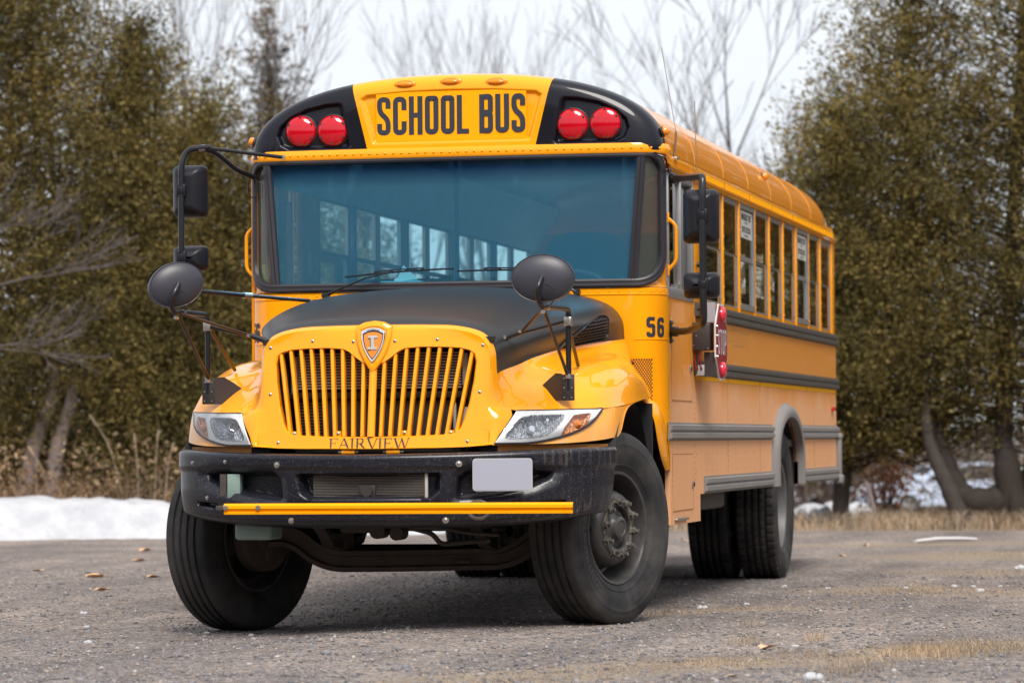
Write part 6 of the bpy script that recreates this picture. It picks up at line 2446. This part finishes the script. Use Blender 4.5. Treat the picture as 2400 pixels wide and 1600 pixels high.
snowlump(-1.05, 27.2, .50, 41, 'thin snow strip in front of the long snow patch', .2, 'snow_patch', 'snow patches past the rear of the bus', 'snow patch', 1.5)
snowlump(-.62, 22.8, .24, 42, 'small steep snow heap beside the rear bumper', .75, 'snow_patch', 'snow patches past the rear of the bus', 'snow patch')

# pale bar lying on the gravel
mb = MB()
mb.tube([(1.33, 14.3, .02), (1.50, 14.55, .035), (1.70, 14.8, .03), (1.84, 14.95, .02)], [.022, .028, .026, .02], 8, flat=.7)
tag(mb.build('fallen_stick', M['white']), 'pale peeled stick lying on the gravel before the right cedars', 'stick')

# leaves on the gravel
def leaf(x, y, s, seed, label, col):
    rng = random.Random(seed)
    P = []
    for k in range(12):
        a = 2 * math.pi * k / 12
        rr = s * (.55 + .45 * abs(math.cos(a * 2.5 + seed))) * rng.uniform(.8, 1.1)
        P.append((rr * math.cos(a) * 1.3, rr * math.sin(a) * .8, .006 + .35 * s * abs(math.sin(a)) * rng.uniform(.5, 1)))
    mb = MB()
    mb.add([(0, 0, .003)] + P, [(0, i + 1, (i + 1) % 12 + 1) for i in range(12)])
    o = mb.build('fallen_leaf', col, None)
    o.location = (x, y, gz(x, y)); o.rotation_euler = (0, 0, rng.uniform(0, 6))
    tag(o, label, 'leaf', 'fallen leaves on the gravel')
M['leaf_tan'] = simple('tan_leaf', (.60, .40, .26), .7, var=.2)
M['leaf_orange'] = simple('orange_leaf', (.72, .42, .22), .7, var=.2)
leaf(2.23, -2.29, .060, 1, 'large curled tan leaf on the gravel near the grass band', M['leaf_tan'])
leaf(1.07, 10.63, .045, 2, 'orange leaf on the darker gravel right of the bus', M['leaf_orange'])
leaf(-.95, 15.07, .10, 3, 'orange leaf far behind, seen between front and rear wheels', M['leaf_orange'])
leaf(.95, 13.52, .05, 4, 'reddish leaf in the brown strip before the stick', M['leaf_orange'])
leaf(2.36, -4.28, .022, 5, 'pale leaf scrap at the bottom edge in the grass', M['leaf_tan'])
leaf(-3.89, 6.01, .075, 6, 'bright orange leaf left of the bus, level with the front tyre', M['leaf_orange'])
leaf(-3.43, 5.94, .055, 7, 'orange leaf lying closest to the front left tyre', M['leaf_orange'])
leaf(-3.19, 4.08, .060, 8, 'pale orange leaf a step nearer than the bright one', M['leaf_orange'])
leaf(-4.74, 9.65, .060, 9, 'small leaf halfway to the snow bank beside the tyre', M['leaf_orange'])
leaf(-4.74, 7.15, .045, 10, 'small curled leaf farthest to the left on the gravel', M['leaf_tan'])
leaf(-5.55, 12.32, .075, 11, 'brown leaf just in front of the snow bank', M['leaf_orange'])

# ------------------------------------------------------------------ grass, weeds, gravel, brush
rg = np.random.default_rng(12)
def blades(C, h0, h1, w0, mat, name, label_kind='stuff', lean=.5, parent=None, groundz=True):
    n = len(C)
    h = rg.uniform(h0, h1, n)
    a = rg.uniform(0, 2 * np.pi, n)
    l = rg.uniform(0, lean, n) * h
    z = np.array([gz(c[0], c[1]) for c in C]) if groundz else C[:, 2]
    base = np.stack([C[:, 0], C[:, 1], z], 1)
    side = np.stack([np.cos(a), np.sin(a), np.zeros(n)], 1) * w0 / 2
    b2 = rg.uniform(0, 2 * np.pi, n)
    bend = np.stack([np.cos(b2), np.sin(b2), np.zeros(n)], 1)
    m1 = base + bend * (l * .3)[:, None] + np.stack([np.zeros(n), np.zeros(n), h * .6], 1)
    tp = base + bend * l[:, None] + np.stack([np.zeros(n), np.zeros(n), h], 1)
    V = np.stack([base - side, base + side, m1 + side * .8, m1 - side * .8, tp + side * .15, tp - side * .15], 1).reshape(-1, 3)
    k = (np.arange(n) * 6)[:, None]
    F = np.concatenate([k + np.array([[0, 1, 2, 3]]), k + np.array([[3, 2, 4, 5]])], 0)
    o = np_mesh(name, V, F, mat, parent)
    if label_kind: o['kind'] = 'stuff'
    return o
pts = []
rr = random.Random(3)
def band_pts(P, width, n):
    segs = list(zip(P, P[1:]))
    for _ in range(n):
        (a, b), (c, e) = rr.choice(segs)
        t = rr.random(); w = rr.gauss(0, width)
        L = math.hypot(c - a, e - b)
        x = a + (c - a) * t - (e - b) / L * w; y = b + (e - b) * t + (c - a) / L * w
        k = .5 + .5 * math.sin(x * 7 + y * 3) * math.sin(y * 4.3)
        if rr.random() < .25 + .75 * k: pts.append((x, y))
band_pts(BAND, .24, 6500)
band_pts(BAND2, .35, 1500)
band_pts(BAND4, .10, 900)
band_pts(BAND3, .5, 1500)
o = blades(np.array(pts), .004, .030, .0020, M['drygrass'], 'dry_grass', lean=2.2)
pts = []
for cx, cy, n, s in ((2.80, -3.85, 700, .07), (3.10, -2.45, 1500, .10), (2.99, -2.6, 800, .09), (3.32, -2.2, 400, .06), (2.36, -1.55, 200, .03), (2.08, -1.9, 260, .035), (1.2, .85, 200, .06), (2.25, 4.25, 260, .10), (2.6, 6.4, 260, .14), (2.85, 10.0, 400, .3), (1.86, -.3, 120, .03)):
    for _ in range(int(n * .55)): pts.append((rr.gauss(cx, s * 1.2), rr.gauss(cy, s * 3.2)))
blades(np.array(pts), .008, .062, .0024, M['drygrass'], 'grass_tufts', lean=1.6)
pts = [(rr.uniform(-2.6, 5.0), rr.uniform(19.0, 27) if rr.random() < .6 else rr.uniform(18.7, 21)) for _ in range(15000)]
blades(np.array([p for p in pts if p[0] > .1 or rr.random() < .35]), .03, .22, .009, M['drygrass'], 'tall_dry_grass', lean=1.6)
pts = []
for _ in range(3800):
    x = rr.uniform(-12, -3.5)
    y = 17.2 + (x + 8) * .30 + abs(rr.gauss(0, .9))
    pts.append((x, y))
blades(np.array(pts), .15, .75, .011, M['weed'], 'dry_weeds', lean=.8)
# seed heads and withered leaves among the weeds
C = []
for _ in range(9000):
    x = rr.uniform(-12, -3.5)
    C.append((x, 17.6 + (x + 8) * .30 + abs(rr.gauss(0, .8)), .15 + abs(rr.gauss(.3, .28)) + .25 * math.exp(-((x + 9.6) / .7) ** 2) * rr.random()))
V, F = leafquads(rg, np.array(C), .035, .07)
o = np_mesh('withered_leaves', V, F, M['weed']); o['kind'] = 'stuff'
# tall single reeds over the bank
reeds = [(-7.56, 17.9, -.40, 1.28, 'tall bent reed with two heads, tallest over the snow bank'), (-7.42, 17.9, -.05, 1.08, 'straight reed just right of the tallest bent one'),
         (-7.15, 17.9, .12, .98, 'reed leaning right, near the front tyre'), (-7.05, 17.95, .26, .86, 'thick brown reed leaning furthest right'),
         (-8.92, 17.6, 0.0, .80, 'short pale spike in front of the two pale trunks'), (-8.52, 17.7, .0, .80, 'short pale spike between the two pale trunks'),
         (-8.30, 17.7, -.30, .95, 'thin arching reed beside the second pale trunk'), (-7.25, 17.9, .05, 1.12, 'slim dark reed between the straight and the leaning one')]
for i, (x, y, dx, h, lb) in enumerate(reeds):
    root = thing('reed', lb, 'reed', (x, y, 0), 'tall dry reeds behind the snow bank')
    mb = MB()
    P = catmull([(0, 0, 0), (dx * .15, 0, h * .35), (dx * .5, 0, h * .75), (dx, 0, h)], 5)
    mb.tube(P, [.011 * (1 - .6 * k / len(P)) for k in range(len(P))], 5)
    mb.build('stalk', M['drygrass'], root)
    mb = MB()
    mb.tube([P[-3], P[-2], P[-1], P[-1] + (P[-1] - P[-2]) * .6], [.007, .016, .013, .003], 6)
    mb.build('seed_head', M['drygrass'], root)
# loose gravel stones in the foreground
NSt = 42000
bm = bmesh.new(); bmesh.ops.create_icosphere(bm, subdivisions=1, radius=1)
iv = np.array([v.co[:] for v in bm.verts]); bm.verts.index_update(); fi = np.array([[v.index for v in f.verts] for f in bm.faces]); bm.free()
py = -6.2 + 14 * rg.uniform(0, 1, NSt) ** 1.7
cxl = -2.2 + (py + 6) * -.25; px = cxl + rg.uniform(0, 1, NSt) * (6.0 + (py + 6) * .28)
sz = rg.lognormal(-5.15, .42, NSt)
zz = np.array([gz(a, b) for a, b in zip(px, py)])
rot = rg.uniform(0, 6.28, NSt)
V = iv[None] * (1 + rg.uniform(-.25, .25, (NSt, len(iv), 1))) * (sz[:, None] * np.array([1, 1, .6])[None])[:, None, :] * np.stack([rg.uniform(.8, 1.3, NSt), rg.uniform(.7, 1.1, NSt), rg.uniform(.7, 1.2, NSt)], 1)[:, None, :]
cr_, sr_ = np.cos(rot)[:, None], np.sin(rot)[:, None]
V = np.stack([V[..., 0] * cr_ - V[..., 1] * sr_ + px[:, None], V[..., 0] * sr_ + V[..., 1] * cr_ + py[:, None], V[..., 2] + zz[:, None] + sz[:, None] * .2], -1)
F = fi[None] + (np.arange(NSt) * len(iv))[:, None, None]
def stonemat():
    m, n, b, o = newmat('loose_gravel')
    gi = n.nodes.new('ShaderNodeNewGeometry')
    c = ramp(n, gi.outputs['Random Per Island'], [(0, (.09, .09, .10)), (.35, (.17, .165, .17)), (.55, (.25, .21, .19)), (.75, (.17, .175, .20)), (.95, (.32, .28, .255)), (1, (.42, .39, .37))])
    n.links.new(c, b.inputs['Base Color']); b.inputs['Roughness'].default_value = .8
    return m
o = np_mesh('loose_gravel', V.reshape(-1, 3), F.reshape(-1, 3), stonemat(), None, 3); o['kind'] = 'stuff'

# ------------------------------------------------------------------ far brush, cars beyond the trees
def brush(name, P, n, hmean, mat, seed, leaf=(.10, .22), depth=3.0):
    rgg = np.random.default_rng(seed)
    P = np.array(P, float)
    k = rgg.integers(0, len(P) - 1, n); t = rgg.uniform(0, 1, n)
    c = P[k] + (P[k + 1] - P[k]) * t[:, None]
    x = c[:, 0] + rgg.normal(0, depth, n); y = c[:, 1] + rgg.normal(0, depth, n)
    hh = hmean * (.72 + .28 * np.sin(x * .9 + seed) * np.sin(y * .7 + x * .3) + .12 * np.sin(x * 2.7))
    z = rgg.uniform(0, 1, n) ** .8 * hh
    z += np.array([gz(a, b) for a, b in zip(x, y)])
    V, F = leafquads(rgg, np.stack([x, y, z], 1), *leaf)
    o = np_mesh(name, V, F, mat); o['kind'] = 'stuff'
    return o
brush('far_woods', [(-40, 88), (-20, 92), (0, 95), (20, 96)], 30000, 3.6, leafmat('far_brush', [(.07, .055, .045), (.13, .10, .085), (.20, .16, .14)]), 51, (.16, .5), 4)
# the tree line is unseen, added to darken reflections in paint and glass
brush('undergrowth', [(.6, 31), (2, 32), (4, 31), (6, 31)], 6500, 1.15, leafmat('undergrowth_twigs', [(.10, .08, .06), (.20, .16, .12), (.30, .25, .19)]), 53, (.02, .22), .9)
brush('added_tree_line', [(-30, -14), (-24, -34), (-8, -46), (12, -48), (30, -38), (38, -20), (38, 0), (34, 18), (26, 32), (16, 36), (9, 29), (5.6, 24.5)], 110000, 9.5, M['cedar'], 52, (.34, .7), 1.6)

def car(label, x, y, rz, paintc, L=4.4):
    root = thing('parked_car', label, 'car', (x, y, gz(x, y)), 'cars parked beyond the cedars')
    root.rotation_euler = (0, 0, rz)
    pm = simple('car_paint', paintc, .3, coat=.8, var=.04)
    mb = MB()
    sec = [(-L / 2, .35), (-L / 2, .72), (-L / 2 + .12, .86), (-L * .24, .95), (-L * .1, 1.38), (L * .22, 1.42), (L * .40, 1.0), (L / 2 - .05, .92), (L / 2, .55), (L / 2 - .02, .35)]
    G = [[(a, w_, b) for a, b in sec] for w_ in (-.82, .82)]
    rows = []
    for w_, ins in ((-.86, 0), (-.80, .03), (.80, .03), (.86, 0)):
        rows.append([(a, w_ * (1 - .16 * max(0, (b - .92))), b - (.0 if abs(w_) < .85 else .02)) for a, b in sec])
    mb.grid(rows)
    for w_ in (-.86, .86):
        mb.add([(a, w_ * (1 - .16 * max(0, (b - .92))), b - .02) for a, b in sec], [tuple(range(len(sec)))])
    mb.build('body', pm, root, angle=40)
    for nm, a, b, c_, d in (('windscreen', -L * .215, 1.0, -L * .115, 1.34), ('rear_window', L * .255, 1.36, L * .385, 1.05)):
        mb = MB()
        o_ = -.02 if a < 0 else .02
        mb.add([(a + o_, -.68, b), (a + o_, .68, b), (c_ + o_, .60, d), (c_ + o_, -.60, d)], [(0, 1, 2, 3)])
        mb.build(nm, M['dark'], root)
    for s_ in (-1, 1):
        mb = MB()
        mb.add([(-L * .19, s_ * .862, .98), (-L * .09, s_ * .815, 1.32), (L * .20, s_ * .81, 1.34), (L * .33, s_ * .862, 1.0)], [(0, 1, 2, 3)])
        mb.build('side_window', M['dark'], root)
        for a in (-L * .31, L * .31):
            mb = MB()
            mb.lathe([(.18, .86), (.30, .875), (.32, .80), (.32, .70)], 24, 0, Matrix.Translation((a, 0, .32)) @ Matrix.Rotation(R(90 * s_), 4, 'Z'))
            mb.lathe([(.0, .865), (.18, .865)], 24, 1, Matrix.Translation((a, 0, .32)) @ Matrix.Rotation(R(90 * s_), 4, 'Z'))
            mb.build('wheel', [M['tyre'], M['alu']], root)
        mb = MB()
        mb.b2((-L / 2 - .01, s_ * .78, .62), (-L / 2 + .06, s_ * .55, .74), 0, .01)
        mb.build('headlight', M['bezel'], root)
        mb = MB()
        mb.b2((L / 2 - .05, s_ * .80, .66), (L / 2 + .01, s_ * .60, .80), 0, .01)
        mb.build('tail_light', M['red_lens'], root)
    return root
car('pale blue car parked beyond the leaning cedar trunks', -3.6, 74, R(25), (.45, .52, .66))
car('white car glimpsed between the cedar trunks at the right', -1.9, 82, R(160), (.75, .78, .78))
